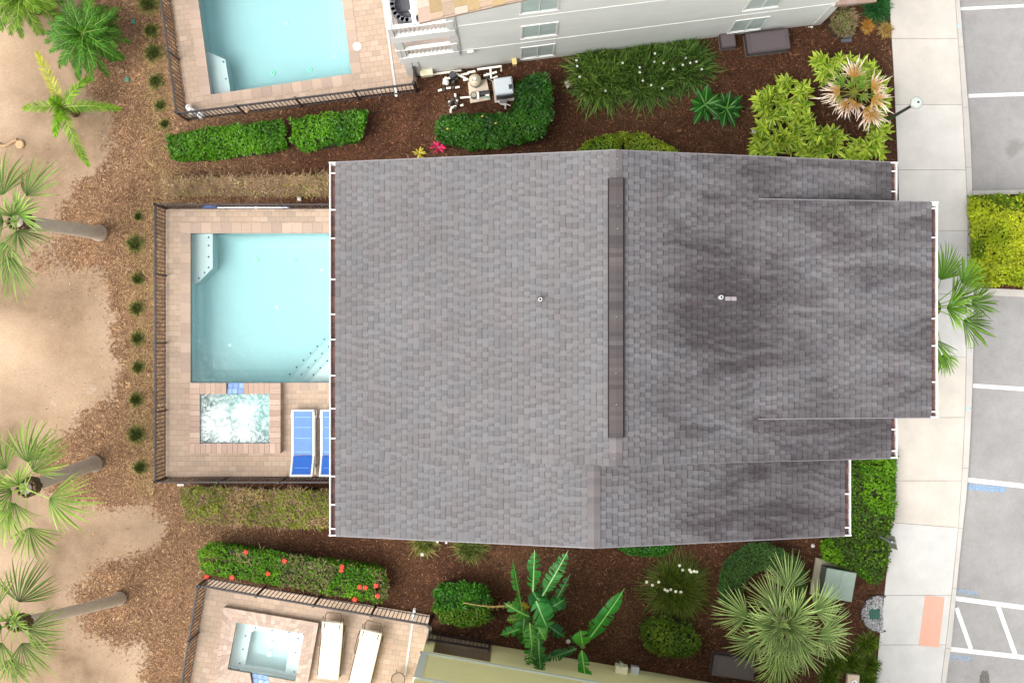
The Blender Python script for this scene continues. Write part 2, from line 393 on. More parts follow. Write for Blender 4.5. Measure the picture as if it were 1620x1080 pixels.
south_spa = px([(374, 984), (360, 1058), (467, 1077), (481, 1002)], .25)
south_pool = px([(341, 1076), (420, 1088), (500, 1100), (480, 1200), (322, 1180)])
HOLES = [north_pool, main_pool, main_spa, south_spa, south_pool]

def build_ground():
    x0, x1, y0, y1, st = -19., 11.9, -13., 13., .1
    nx, ny = int(round((x1-x0)/st)), int(round((y1-y0)/st))
    gx = np.linspace(x0, x1, nx+1); gy = np.linspace(y0, y1, ny+1)
    X, Y = np.meshgrid(gx, gy, indexing='ij')
    ins = inpoly(X, Y, SAND); d = dist_poly(X, Y, SAND)
    sdv = np.where(ins, -d, d)
    sdv = sdv+(vnoise(X, Y, .9, 71)-.5)*.7+(vnoise(X, Y, 2.7, 72)-.5)*.45
    mask = np.clip(.5+sdv/1.5, 0, 1)
    # patches of dead grass close to the edge of the mulch
    straw = np.clip(1-np.abs(sdv+1.0)/2.2, 0, 1)*np.clip(vnoise(X, Y, .45, 3)*1.4+.15, 0, 1)
    g1 = np.clip((X+9.2)/3.0, 0, 1)*np.clip(vnoise(X, Y, .6, 5)*.7+.72, 0, 1)  # darker mulch to the east, shade between the houses partly painted in
    eb = np.clip((np.minimum(np.minimum(X-x0, Y-y0), y1-Y)-.1)/2.2, 0, 1)
    mask = mask*eb; straw = straw*eb+.35*(1-eb)
    Z = (vnoise(X, Y, 1.3, 11)-.5)*.03*mask+(vnoise(X, Y, .3, 12)-.5)*.05
    Z -= .02
    V = np.stack([X, Y, Z], -1).reshape(-1, 3)
    i, j = np.meshgrid(np.arange(nx), np.arange(ny), indexing='ij')
    a = i*(ny+1)+j; F = np.stack([a, a+ny+1, a+ny+2, a+1], -1).reshape(-1, 4)
    cx = (gx[i]+st/2).ravel(); cy = (gy[j]+st/2).ravel(); keep = np.ones(len(F), bool)
    for hpoly in HOLES:
        keep &= ~(inpoly(cx, cy, hpoly) | (dist_poly(cx, cy, hpoly) < .12))
    F = F[keep]
    n0 = len(V)
    B = 900.
    ex = [(-B, -B), (x1, -B), (x1, y0), (x0, y0), (x0, y1), (x1, y1), (x1, B), (-B, B)]
    ev = np.array([(x, y, -.02-.02) for x, y in ex])
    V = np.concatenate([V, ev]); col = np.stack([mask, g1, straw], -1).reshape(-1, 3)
    col = np.concatenate([col, np.array([[0, 0, .35]]*8)])
    lm = LM(); lm.V = [V]; lm.Cc = [col]; lm.n = len(V)
    fx = np.array([[0, 1, 2, 3], [0, 3, 4, 7], [7, 4, 5, 6]])+n0
    lm.F = [F, fx]
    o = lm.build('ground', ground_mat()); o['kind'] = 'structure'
build_ground()

# sidewalk slabs, kerb, parking lot
SW_L = [(-400, 1385), (0, 1407), (100, 1413), (250, 1420), (350, 1423), (660, 1420), (770, 1415), (850, 1408), (930, 1400), (1000, 1392), (1080, 1385), (1500, 1330)]
SW_R = [(-400, 1470), (0, 1511), (150, 1521), (300, 1529), (360, 1531), (500, 1529), (580, 1528), (660, 1526), (760, 1521), (850, 1514), (930, 1506), (1010, 1497), (1080, 1488), (1500, 1436)]
AE = [(-400, 1477), (0, 1518), (100, 1526), (200, 1534), (302, 1538), (465, 1540), (580, 1539), (660, 1536), (760, 1531), (850, 1521), (930, 1513), (1010, 1506), (1080, 1496), (1500, 1445)]
ip = lambda T, y: float(np.interp(y, [t[0] for t in T], [t[1] for t in T]))
# loose bark chips on the mulch
def chips():
    n = 52000; lm = LM()
    x = rng.uniform(-14, 11.6, n); y = rng.uniform(-10.6, 10.6, n)
    d = dist_poly(x, y, SAND); ins = inpoly(x, y, SAND)
    p = np.where(ins, np.exp(-d/.30)*.55+.02+.08*np.exp(-d/1.2), 1.)
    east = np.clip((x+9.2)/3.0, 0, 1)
    p = p*(1-.55*east)
    k = rng.random(n) < p
    for poly in [px([(300, 187), (660, 145), (660, 100), (606, -60), (262, -60)]), px([(263, 331), (263, 754), (560, 754), (560, 331)]), px([(330, 915), (680, 972), (683, 1090), (300, 1090)])]:
        k &= ~inpoly(x, y, poly)
    k &= ~((x > -3.4) & (x < 8.4) & (y > -3.9) & (y < 3.6))
    k &= x < np.array([(ip(SW_L, 540-q*53)-812)/53 for q in y])
    k &= ~((x > 11.4) & (y < 5) & (y > -2))
    x = x[k]; y = y[k]; n = len(x); east = east[k]
    a = rng.uniform(0, 2*np.pi, n); L = rng.uniform(.025, .085, n); big = rng.random(n) < .02; L[big] *= 1.9
    D = np.stack([np.cos(a), np.sin(a), rng.normal(0, .25, n)], -1); D = unit(D)
    Nn = unit(np.stack([rng.normal(0, .3, n), rng.normal(0, .3, n), np.ones(n)], -1))
    t = rng.random((n, 1))**2.6
    c = (lin((108, 74, 52))*(1-t)+lin((214, 178, 138))*t)*(1-.35*east[:, None])  # chips darkened to the east along with the mulch
    dk = rng.random(n) < .35; c[dk] = c[dk]*.45
    P = np.stack([x, y, np.full(n, .012)+rng.uniform(0, .02, n)], -1)
    lm.diamonds(P, D, Nn, L, rng.uniform(.005, .012, n), c)
    tag(lm.build('bark_chips', DRY), None, None, None, 'stuff')
chips()

def sidewalk():
    m = MB(); ys = [-400, -250, -140, -40, 62, 166, 269, 365, 465, 565, 660, 760, 830, 941, 1019, 1120, 1230, 1350, 1500]
    tone = {62: (186, 180, 171), 166: (186, 180, 171), 269: (192, 188, 181), 365: (192, 188, 181), 660: (184, 178, 168), 760: (184, 177, 167), 830: (184, 177, 167)}  # slab tones; upper slabs also lightened to offset the house shade
    for a, b in zip(ys, ys[1:]):
        n = max(1, int((b-a)/40)); c = lin(tone.get(b, (184, 182, 178)))*random.uniform(.985, 1.015)
        for k in range(n):
            ya = a+(b-a)*k/n; yb = a+(b-a)*(k+1)/n
            ga = .35 if k == 0 else 0; gb = .35 if k == n-1 else 0
            ja = jb = 0
            if b == 830 and k == n-1: jb = 4
            if a == 830 and k == 0: ja = 4
            q = [(ip(SW_L, ya+ga), ya+ga-ja), (ip(SW_R, ya+ga)-.4, ya+ga+ja), (ip(SW_R, yb-gb)-.4, yb-gb+jb), (ip(SW_L, yb-gb), yb-gb-jb)]
            m.prism(px(q), -.1, .03, c)
    m.build('sidewalk', CONC, kind='structure')
    b = MB()
    for a, c in zip(ys, ys[1:]):
        for k in range(3):
            ya = a+(c-a)*k/3; yb = a+(c-a)*(k+1)/3
            b.prism(px([(ip(SW_L, ya)+.5, ya), (ip(AE, ya)-.5, ya), (ip(AE, yb)-.5, yb), (ip(SW_L, yb)+.5, yb)]), -.12, .014, lin((140, 130, 118)))
    b.build('sidewalk_base', CONC, kind='structure')
    k = MB(); ys = list(range(-400, 1501, 95))
    for a, c in zip(ys, ys[1:]):
        for q in range(2):
            ya = a+(c-a)*q/2+(.4 if q == 0 else 0); yb = a+(c-a)*(q+1)/2-(.4 if q == 1 else 0)
            k.prism(px([(ip(SW_R, ya)+.5, ya), (ip(AE, ya), ya), (ip(AE, yb), yb), (ip(SW_R, yb)+.5, yb)]), -.16, .027, lin((176, 172, 166)))
    # kerb returns of the planted island
    k.prism(px([(1538.5, 302), (1800, 296), (1800, 303), (1538.5, 309)]), -.16, .028, lin((172, 168, 162)))
    k.prism(px([(1540.5, 455), (1800, 466), (1800, 478), (1540.5, 466)]), -.16, .028, lin((178, 173, 166)))
    k.build('kerb', CONC, kind='structure')
    r = MB(); ys2 = [-400, 0, 100, 200, 302, 465, 580, 660, 760, 850, 930, 1010, 1080, 1500]
    for a, c in zip(ys2, ys2[1:]):
        r.add([(*px([(ip(AE, a)-3, a)])[0], -.12), (*px([(ip(AE, c)-3, c)])[0], -.12), (60, px([(0, c)])[0][1], -.12), (60, px([(0, a)])[0][1], -.12)], [(0, 1, 2, 3)])
    top = px([(0, -400)])[0][1]; bot = px([(0, 1500)])[0][1]
    r.add([(ip(AE, -400)/53-15.3, top, -.12), (60, top, -.12), (60, 120, -.12), (12.0, 120, -.12)], [(0, 1, 2, 3)])
    r.add([(12.0, bot, -.12), (12.0, -120, -.12), (60, -120, -.12), (60, bot, -.12)], [(0, 1, 2, 3)])
    r.build('parking_lot', ASPH, kind='structure')
    e = MB(); e.add([(60, -900, -.13), (900, -900, -.13), (900, 900, -.13), (60, 900, -.13)], [(0, 1, 2, 3)], (0, 0, .35))
    e.add([(11.9, 120, -.13), (60, 120, -.13), (60, 900, -.13), (11.9, 900, -.13)], [(0, 1, 2, 3)], (0, 0, .35))
    e.add([(11.9, -900, -.13), (60, -900, -.13), (60, -120, -.13), (11.9, -120, -.13)], [(0, 1, 2, 3)], (0, 0, .35))
    e.build('far_ground', bpy.data.materials['sand_and_mulch'], kind='structure')
    # island soil
    s = MB(); s.prism(px([(1531.5, 309), (1537, 309), (1800, 303), (1800, 466), (1540, 455), (1531.5, 453)]), -.15, .0, (1, 1, 0))
    s.build('island_soil', bpy.data.materials['sand_and_mulch'], kind='structure')
sidewalk()
def paint_mat(name, col, wear=.55):
    m, nt, b, o = newmat(name); p = geopos(nt)
    nt.links.new(mul(nt, tuple(lin(col)), ramp(nt, noise(nt, 9, 4, .6, p), [(.3, .9), (.7, 1.04)])), b.inputs['Base Color']); b.inputs['Roughness'].default_value = .7
    t = N(nt, 'BsdfTransparent'); mx = N(nt, 'MixShader')
    nt.links.new(ramp(nt, noise(nt, 26, 6, .8, p), [(wear-.08, .9), (wear+.03, 0.)]), mx.inputs[0])
    nt.links.new(b.outputs[0], mx.inputs[1]); nt.links.new(t.outputs[0], mx.inputs[2]); nt.links.new(mx.outputs[0], o.inputs[0])
    return m
PW = paint_mat('white_line_paint', (198, 198, 195), .41); PB = paint_mat('blue_line_paint', (124, 156, 188), .50); PBF = paint_mat('worn_blue_paint', (140, 162, 184), .54)
def strip(m, a, b, w, z=-.116):
    A = np.array(W(*a, 0)[:2]); B = np.array(W(*b, 0)[:2]); d = unit(B-A); n = np.array((-d[1], d[0]))*w/53/2; k = max(1, int(np.linalg.norm(B-A)/.2))
    m.add([(*(A-n), z), (*(B-n), z), (*(B+n), z), (*(A+n), z)], [(0, 1, 2, 3)])
lines = MB()
for a, b, w in [((1521, 13), (1900, -6), 5), ((1534, 151), (1900, 138), 6), ((1541, 610), (1900, 634), 6.5), ((1531, 759), (1900, 800), 7.5), ((1513, 947), (1900, 999), 7.5), ((1503, 1027), (1900, 1072), 7.5), ((1521, -130), (1900, -140), 7)]:
    strip(lines, a, b, w)
lines.build('bay_lines', PW, kind='structure')
dl = MB()
for a, b, w in [((1515, 962), (1538, 1027), 7), ((1581, 960), (1608, 1035), 7), ((1660, 972), (1688, 1045), 9)]: strip(dl, a, b, w, -.112)
dl.build('hatched_lines', PW, kind='structure')
bl = MB(); strip(bl, (1533, 770), (1592, 775), 9, -.115); bl.build('blue_line', PB, kind='structure')
bl = MB(); strip(bl, (1514, 934), (1548, 940), 7, -.115); strip(bl, (1504, 1039), (1540, 1043), 7, -.115); bl.build('worn_blue_line', PBF, kind='structure')
bd = MB()
for x, y in ((1517, 42), (1531, 646)):
    p = W(x, y, .032); bd.lathe(p, [(.055, 0), (.05, .003)], 14, lin((150, 185, 215)))
bd.build('blue_kerb_dots', PLAIN, kind='structure')
o = MB()
q = px([(1463, 941), (1494, 944), (1485, 1023), (1453, 1020)])
o.prism(q, .02, .036, lin((200, 152, 132)))
for i in range(5):
    for j in range(12):
        u = (i+.5)/5; v = (j+.5)/12
        p = (np.array(q[0])*(1-u)+np.array(q[1])*u)*(1-v)+(np.array(q[3])*(1-u)+np.array(q[2])*u)*v
        o.lathe((p[0], p[1], .036), [(.018, 0), (.011, .005)], 8, lin((200, 152, 132)))
tag(o.build('tactile_paving', attr_mat('orange_tactile', .8, None, 8, .08)), 'orange dimpled warning panel let into the pale sidewalk beside the hatched bay', 'tactile paving')

# ------------------------------------------------------------ pool decks
def tri_fill(name, outer, holes, z, mat, thick=.1):
    import bmesh
    bm = bmesh.new()
    for loop in [outer]+holes:
        vs_ = [bm.verts.new((p[0], p[1], z)) for p in loop]
        for i in range(len(vs_)): bm.edges.new((vs_[i], vs_[(i+1) % len(vs_)]))
    bmesh.ops.triangle_fill(bm, use_beauty=True, use_dissolve=False, edges=bm.edges[:])
    for f in bm.faces:
        if f.normal.z < 0: f.normal_flip()
    r = bmesh.ops.extrude_face_region(bm, geom=bm.faces[:])
    for v in [e for e in r['geom'] if isinstance(e, bmesh.types.BMVert)]: pass
    lo = [v for v in bm.verts if v in set(e for e in r['geom'] if isinstance(e, bmesh.types.BMVert))]
    for v in lo: v.co.z -= thick
    bmesh.ops.recalc_face_normals(bm, faces=bm.faces[:])
    me = bpy.data.meshes.new(name); bm.to_mesh(me); bm.free(); me.materials.append(mat)
    o = bpy.data.objects.new(name, me); link(o); o['kind'] = 'structure'; return o
def grow(poly, d):
    """offset a convex polygon outward by d"""
    n = len(poly); P = np.array(poly); a = sum(P[i][0]*P[(i+1) % n][1]-P[(i+1) % n][0]*P[i][1] for i in range(n)); s = 1 if a > 0 else -1
    out = []
    for i in range(n):
        e1 = unit(P[i]-P[i-1]); e2 = unit(P[(i+1) % n]-P[i])
        n1 = np.array((e1[1], -e1[0]))*s; n2 = np.array((e2[1], -e2[0]))*s
        k = unit(n1+n2); out.append(tuple(P[i]+k*d/max(.3, float(np.dot(k, n1)))))
    return out
DECKZ = .03
PAV_M = paver_mat('pavers_main', 0.); PAV_N = paver_mat('pavers_north', R(-8)); PAV_S = paver_mat('pavers_south', R(8.8))
main_deck = px([(263, 331), (263, 754)])+[(-3.9, -4.03), (-3.9, 3.95)]
spa_hole = [(main_spa[0][0]-.28, -1.232), (main_spa[0][0]-.28, main_spa[1][1]-.29), (main_spa[2][0]+.32, main_spa[1][1]-.29), (main_spa[2][0]+.32, -1.232)]
mh = [main_pool[0], main_pool[1], spa_hole[0], spa_hole[1], spa_hole[2], spa_hole[3], main_pool[2], main_pool[3]]
tri_fill('main_pool_deck', main_deck, [grow(main_pool, .0)[:2]+[(-9.5, -1.226), (-9.5, -3.2), (-6.98, -3.2), (-6.98, -1.226)]+main_pool[2:]], DECKZ, PAV_M)
nd_outer = px([(255, -110), (272, 0), (298, 187), (460, 167), (657, 141), (661, 119), (684, 100), (640, -110)])
tri_fill('north_pool_deck', nd_outer, [px([(301, -100), (308, -40), (314, 0), (334, 150), (556, 117), (541, 0), (536, -40), (531, -100)])], DECKZ, PAV_N)
sd_outer = px([(330, 915), (500, 943), (680, 972), (684, 1003), (740, 1100), (740, 1250), (272, 1250), (302, 1080)])
sp_out = px([(354, 960), (504, 985), (487, 1080), (337, 1055)], .25)
tri_fill('south_pool_deck', sd_outer, [px([(362, 970), (494, 990), (482, 1070), (500, 1100), (480, 1200), (322, 1180), (343, 1077), (348, 1056)])], DECKZ, PAV_S)

def coping(m, a, b, width, z0, z1, side=1, unitl=.15, cols=((166, 145, 128), (162, 142, 126), (170, 149, 133), (157, 138, 124))):
    """row of coping bricks laid from a to b; side picks which side of the line they lie on"""
    a = np.array(a[:2], float); b = np.array(b[:2], float); L = np.linalg.norm(b-a); d = (b-a)/L; n = np.array((-d[1], d[0]))*side
    k = max(1, int(round(L/unitl))); u = L/k
    for i in range(k):
        c = lin(random.choice(cols))*random.uniform(.9, 1.06)
        p0 = a+d*(u*i+.003); p1 = a+d*(u*(i+1)-.003)
        q = [p0+n*.002, p1+n*.002, p1+n*width, p0+n*width]
        m.prism(q, z0, z1+random.uniform(-.001, .001), c)
COP = attr_mat('coping_brick', .85, None, 22, .16, .2, 60)
def basin(poly, z0, z1, name, root, n_fac=None):
    m = MB(); n = len(poly)
    a = sum(poly[i][0]*poly[(i+1) % n][1]-poly[(i+1) % n][0]*poly[i][1] for i in range(n)); P = poly if a > 0 else poly[::-1]
    rings = [(0, z1), (0, z0+.45), (-.03, z0+.26), (-.10, z0+.12), (-.22, z0+.03), (-.4, z0)]
    vs_ = [(p[0], p[1], z) for d, z in rings for p in (grow(P, d) if d else P)]; K = len(rings)
    m.add(vs_, [(k*n+i, k*n+(i+1) % n, (k+1)*n+(i+1) % n, (k+1)*n+i) for k in range(K-1) for i in range(n)]+[tuple(range((K-1)*n, K*n))])
    return m.build(name, PLASTER, root, smooth=True)
def waterbox(poly, z0, z1, root, mat=WATER):
    m = MB(); m.prism(grow(poly, -.004), z0+.004, z1); return m.build('water', mat, root)
def dots(pts, z, root, name='step_tiles'):
    m = MB()
    for (x, y) in pts: p = W(x, y, 0); m.box((p.x, p.y, z+.004), (.05, .05, .008), .8, lin((30, 70, 75)))
    return m.build(name, PLAIN, root)
def disk(name, x, y, z, r, col, root, ring=True):
    p = W(x, y, 0); m = MB(); m.lathe((p.x, p.y, z), [(r, 0), (r, .015), (r*.82, .022)], 20, lin(col))
    if ring: m.lathe((p.x, p.y, z+.022), [(r*.3, 0), (r*.25, .006)], 10, lin([c*.75 for c in col]))
    return m.build(name, PLAIN, root)

# main pool
pool = thing('swimming_pool', (0, 0, 0), 'rectangular turquoise pool on the middle deck, running under the grey roof', 'swimming pool')
basin(main_pool, -1.35, .0, 'basin', pool); waterbox(main_pool, -1.35, -.09, pool)
m = MB(); m.prism(px([(302.2, 369.2), (302.2, 450), (310, 445), (332, 423), (332, 369.2)]), -1.34, -.42); m.build('bench', PLASTER, pool)
dots([(325.5, 374), (325.5, 387), (325.5, 405), (325.5, 422), (319, 430), (310, 439)], -.42, pool)
for k, (xa, top) in enumerate(((447, -1.05), (468, -.75), (486, -.42))):
    m = MB(); dx = 561-xa; m.prism(px([(xa, 604.9), (560.9, 604.9), (560.9, 605-dx*1.08)]), -1.34+.001*k, top, (1, 1, 1)); m.build('step', PLASTER, pool)
dots([(450+i*11.2, 593-i*11.3) for i in range(7)], -1.05, pool); dots([(471.5+i*11, 593-i*11.2) for i in range(5)], -.75, pool)
dots([(493+i*11, 593-i*11) for i in range(3)], -.42, pool)
for x, y in ((393, 407), (454, 408)): disk('pool_light', x, y, -1.335, .085, (190, 235, 190), pool)
for x, y in ((500, 423), (427, 484)): disk('floor_return', x, y, -1.335, .055, (240, 248, 245), pool)
disk('floor_return', 350, 546, -1.335, .05, (240, 248, 245), pool)
cm = MB()
coping(cm, (-9.585, 3.23), (-9.585, -1.226), .30, -.06, .042, -1, .3)
coping(cm, (-9.88, 3.228), (-4.75, 3.228), .31, -.06, .042, 1, .3)
coping(cm, (-6.84, -1.228), (-4.75, -1.228), .24, -.06, .042, -1, .25)
cm.build('coping', COP, pool)

# main hot tub
spa = thing('hot_tub', (0, 0, 0), 'foaming square hot tub raised beside the middle pool', 'hot tub')
basin(main_spa, -.75, .26, 'basin', spa); waterbox(main_spa, -.75, .25, spa, FOAM)
cm = MB(); sx0, sx1 = main_spa[0][0], main_spa[2][0]; sy0, sy1 = main_spa[1][1], main_spa[0][1]
ox0, ox1, oy0, oy1 = sx0-.30, sx1+.33, sy0-.30, -1.226
spx0, spx1 = (358-810)*.01872, (385-810)*.01872
tone = ((164, 140, 125), (160, 136, 122), (168, 146, 131), (154, 130, 117))
coping(cm, (ox0, sy0), (ox0, oy1), .297, -.05, .35, -1, .16, tone); coping(cm, (sx1+.003, sy0), (sx1+.003, oy1), .327, -.05, .35, -1, .16, tone)
coping(cm, (ox0, oy0), (ox1, oy0), .297, -.05, .35, 1, .16, tone)
coping(cm, (sx0, oy1), (spx0, oy1), sy1*-1+oy1-.003, -.05, .35, -1, .16, tone); coping(cm, (spx1, oy1), (sx1, oy1), sy1*-1+oy1-.003, -.05, .35, -1, .16, tone)
cm.build('coping', COP, spa)
m = MB(); m.prism([(spx0+.01, sy1+.003), (spx1-.01, sy1+.003), (spx1-.01, oy1), (spx0+.01, oy1)], -.05, .24, lin((70, 98, 150)))
for i in range(3):
    for j in range(2):
        w = (spx1-spx0)/3; hh = (oy1-sy1)/2
        m.box((spx0+w*(i+.5)+(j*.03-.015), sy1+hh*(j+.5), .246), (w-.03, hh-.02, .012), random.uniform(-.2, .2), lin(random.choice(((92, 124, 176), (112, 146, 192), (80, 110, 168)))))
m.build('spillway', attr_mat('blue_tile', .3, None, 20, .15), spa)
disk('drain', 412, 698, -.745, .03, (60, 60, 60), spa, False)

# north pool
npool = thing('swimming_pool', (0, 0, 0), 'turquoise pool at the top with an angled pale ledge, by the white house', 'swimming pool')
np_full = px([(301, -100), (308, -40), (314, 0), (334, 150), (556, 117), (541, 0), (536, -40), (531, -100)])
basin(np_full, -1.35, 0, 'basin', npool); waterbox(np_full, -1.35, -.09, npool)
m = MB(); m.prism(px([(324.6, 78), (352, 90), (361, 145.5), (334.4, 149.4)]), -1.34, -.42); m.build('bench', PLASTER, npool)
dots([(349, 94), (353, 121), (357, 146), (382, 141)], -.42, npool)
for x, y in ((420, 103), (480, 98)): disk('pool_light', x, y, -1.335, .085, (170, 225, 190), npool)
for x, y in ((443, 22), (521, 76)): disk('floor_return', x, y, -1.335, .06, (215, 240, 238), npool)
cm = MB()
for i in range(len(np_full)): coping(cm, np_full[i], np_full[(i+1) % len(np_full)], .3, -.06, .042, -1 if True else 1, .3)
cm.build('coping', COP, npool)

# south hot tub and the corner of the pool below it
st = thing('hot_tub', (0, 0, 0), 'still pale hot tub with a bench all round, raised at the lower left', 'hot tub')
basin(south_spa, -.8, .16, 'basin', st); waterbox(south_spa, -.8, .13, st)
ss = [np.array(p) for p in south_spa]   # NW, SW, SE, NE
def bil(u, v): return (ss[0]*(1-u)+ss[3]*u)*(1-v)+(ss[1]*(1-u)+ss[2]*u)*v
m = MB()
for (u0, u1, v0, v1, r) in ((.002, .2, .002, .998, 0), (.8, .998, .002, .998, 0), (.2, .8, .002, .18, 0), (.2, .8, .93, .998, 0)):
    m.prism([bil(u0, v0), bil(u0, v1), bil(u1, v1), bil(u1, v0)], -.79, -.3)
for (cu, cv, a0) in ((.2, .18, 0), (.8, .18, 1)):
    s = 1 if a0 == 0 else -1
    m.prism([bil(cu, cv), bil(cu+.05*s, cv), bil(cu, cv+.07)], -.789, -.302)
m.build('bench', PLASTER, st)
sdz = MB()
for (u, v) in ((.13, .33), (.13, .62), (.12, .93), (.25, .13), (.5, .12), (.75, .1), (.88, .08), (.9, .2), (.9, .5), (.93, .9), (.97, .1)):
    p = bil(u, v); sdz.box((p[0], p[1], -.294), (.045, .045, .008), .2, lin((40, 60, 90)))
sdz.build('bench_tiles', PLAIN, st)
for u, v, c in ((.5, .48, (222, 228, 200)), (.5, .7, (225, 238, 235))):
    p = bil(u, v); m = MB(); m.lathe((p[0], p[1], -.79), [(.1, 0), (.1, .02), (.07, .03)], 18, lin(c)); m.build('floor_light', PLAIN, st)
cm = MB(); so_ = [np.array(p) for p in sp_out]
def strip4(m, a, b, c, d, z0, z1, k):
    a, b, c, d = [np.array(q, float) for q in (a, b, c, d)]
    for i in range(k):
        t0 = (i+.012)/k; t1 = (i+.988)/k; rw = 3 if k > 1 else 1
        for w_ in range(rw):
         g0, g1 = (w_+.01)/rw, (w_+.99)/rw; sh_ = 0 if k == 1 else (.0)
         A0_, A1_, D0_, D1_ = a+(b-a)*t0, a+(b-a)*t1, d+(c-d)*t0, d+(c-d)*t1
         m.prism([A0_+(D0_-A0_)*g0, A1_+(D1_-A1_)*g0, A1_+(D1_-A1_)*g1, A0_+(D0_-A0_)*g1], z0, z1+random.uniform(-.001, .001), lin(random.choice(((168, 148, 134), (162, 143, 130), (174, 155, 142), (156, 136, 124))))*random.uniform(.93, 1.05))
SE_o = px([(487, 1080)], .25)[0]; SW_o = px([(339, 1077)], .25)[0]
strip4(cm, so_[0], so_[1], ss[3], ss[0], -.05, .25, 18)
strip4(cm, ss[3], so_[1], SE_o, ss[2], -.05, .25, 1)
cm.v = cm.v[:-8]; cm.f = cm.f[:-6]; cm.c = cm.c[:-6]
strip4(cm, so_[1], SE_o, ss[2], ss[3], -.05, .25, 12); strip4(cm, SW_o, so_[0], ss[0], ss[1], -.05, .25, 12)
lo = px([(360, 1082), (400, 1089), (428, 1094), (487, 1104)], .25)
strip4(cm, ss[1], bil(.33, 1), lo[1], SW_o, -.05, .25, 5); strip4(cm, bil(.6, 1), ss[2], SE_o, lo[2], -.05, .25, 5)
cm.build('coping', COP, st)
m = MB(); m.prism([bil(.345, 1.004), bil(.585, 1.004), lo[2], lo[1]], -.05, .12, lin((70, 100, 150)))
for i in range(3):
    for j in range(3):
        p = (bil(.345, 1.0)*(1-(i+.5)/3)+bil(.585, 1.0)*((i+.5)/3))*(1-(j+.5)/3)+(np.array(lo[1])*(1-(i+.5)/3)+np.array(lo[2])*((i+.5)/3))*((j+.5)/3)
        m.box((p[0], p[1], .126), (.13, .11, .012), random.uniform(-.5, .5), lin(random.choice(((92, 130, 180), (120, 160, 200), (80, 115, 170)))))
m.build('spillway', bpy.data.materials['blue_tile'], st)
spool = thing('swimming_pool', (0, 0, 0), 'sliver of turquoise pool below the still hot tub, cut by the lower edge', 'swimming pool')
m = MB(); m.prism(px([(334, 1068), (494, 1092), (503, 1102), (341, 1078)]), -.1, .034, lin((166, 146, 130))); m.build('coping', COP, spool)
basin(south_pool, -1.3, 0, 'basin', spool); waterbox(south_pool, -1.3, -.09, spool)

# ============================================================ MAIN HOUSE
def roof_plane(m, x_eave, x_ridge, y0, y1, he, hr, seed, light, dark, expo=.142):
    """architectural shingles, courses run along Y; each tab is a raised piece"""
    r = random.Random(seed); run = abs(x_ridge-x_eave); n = int(round(math.hypot(run, hr-he)/expo)); sg = 1 if x_ridge > x_eave else -1
    nz = Vector((-(hr-he)*sg, 0, run)).normalized()
    def P(t, y, up): x = x_eave+(x_ridge-x_eave)*t; z = he+(hr-he)*t; return (x+nz.x*up, y, z+nz.z*up)
    for i in range(n):
        t0 = i/n; t1 = min(1, (i+1)/n)
        y = y0; off = r.uniform(0, .2); high = r.random() < .5; first = True
        while y < y1-1e-4:
            w = r.uniform(.08, .135) if high else r.uniform(.06, .15)
            if r.random() < (.06 if high else .12): w *= 2
            if first: w = off+.05; first = False
            ye = min(y+w, y1)
            if y1-ye < .03: ye = y1
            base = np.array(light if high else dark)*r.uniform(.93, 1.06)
            u0 = .026 if high else .012; u1 = .010 if high else .003
            a, b, c, d = P(t0, y, u0), P(t0, ye, u0), P(t1, ye, u1), P(t1, y, u1)
            e, f = P(t0, y, -.004), P(t0, ye, -.004); g, h = P(t1, ye, -.004), P(t1, y, -.004)
            tm = t0+(t1-t0)*(.88 if high else .76); um = u0+(u1-u0)*(.88 if high else .76)
            p, q_ = P(tm, y, um), P(tm, ye, um)
            vs8 = [a, b, q_, p, c, d, e, f, g, h]
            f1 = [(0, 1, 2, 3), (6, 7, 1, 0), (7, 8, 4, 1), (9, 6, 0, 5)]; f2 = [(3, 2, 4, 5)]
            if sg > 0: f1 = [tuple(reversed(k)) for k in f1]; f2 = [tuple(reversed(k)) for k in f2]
            m.add(vs8, f1, base); m.add(vs8, f2, base*(r.uniform(.76, .88) if high else r.uniform(.64, .80)))  # uphill strip darkened: a shadow band put into the tab colour
            y = ye; high = not high
hl = thing('house', (0, 0, 0), 'large grey shingle-roofed house in the middle', 'house')
XL, XR, XW, XRD, XWR = -4.19, 9.0, 7.9, 2.31, 1.83
YN, YS, YST = 4.24, -4.60, -2.76
HE = 9.0; SL = .342
zl = lambda x: HE+SL*(x-XL)                    # left slope height
hr1 = zl(XRD); hr2 = zl(XWR); sr1 = (hr1-HE)/(XR-XRD)
L1, D1 = lin((103, 101, 102)), lin((97, 95, 96)); L2, D2 = lin((98, 96, 98)), lin((91, 89, 91))  # right slopes get darker tabs, their shade painted into the shingle colour
m = MB()
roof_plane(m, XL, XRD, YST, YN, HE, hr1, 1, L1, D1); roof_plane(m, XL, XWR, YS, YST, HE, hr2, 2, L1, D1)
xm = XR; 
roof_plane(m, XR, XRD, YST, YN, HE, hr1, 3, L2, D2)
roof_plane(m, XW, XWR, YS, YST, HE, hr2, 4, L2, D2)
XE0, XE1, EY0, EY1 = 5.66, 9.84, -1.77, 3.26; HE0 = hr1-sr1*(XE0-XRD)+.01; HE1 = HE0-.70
roof_plane(m, XE1, XE0-.1, EY0, EY1, HE1, HE0+.02, 5, L2, D2, .135)
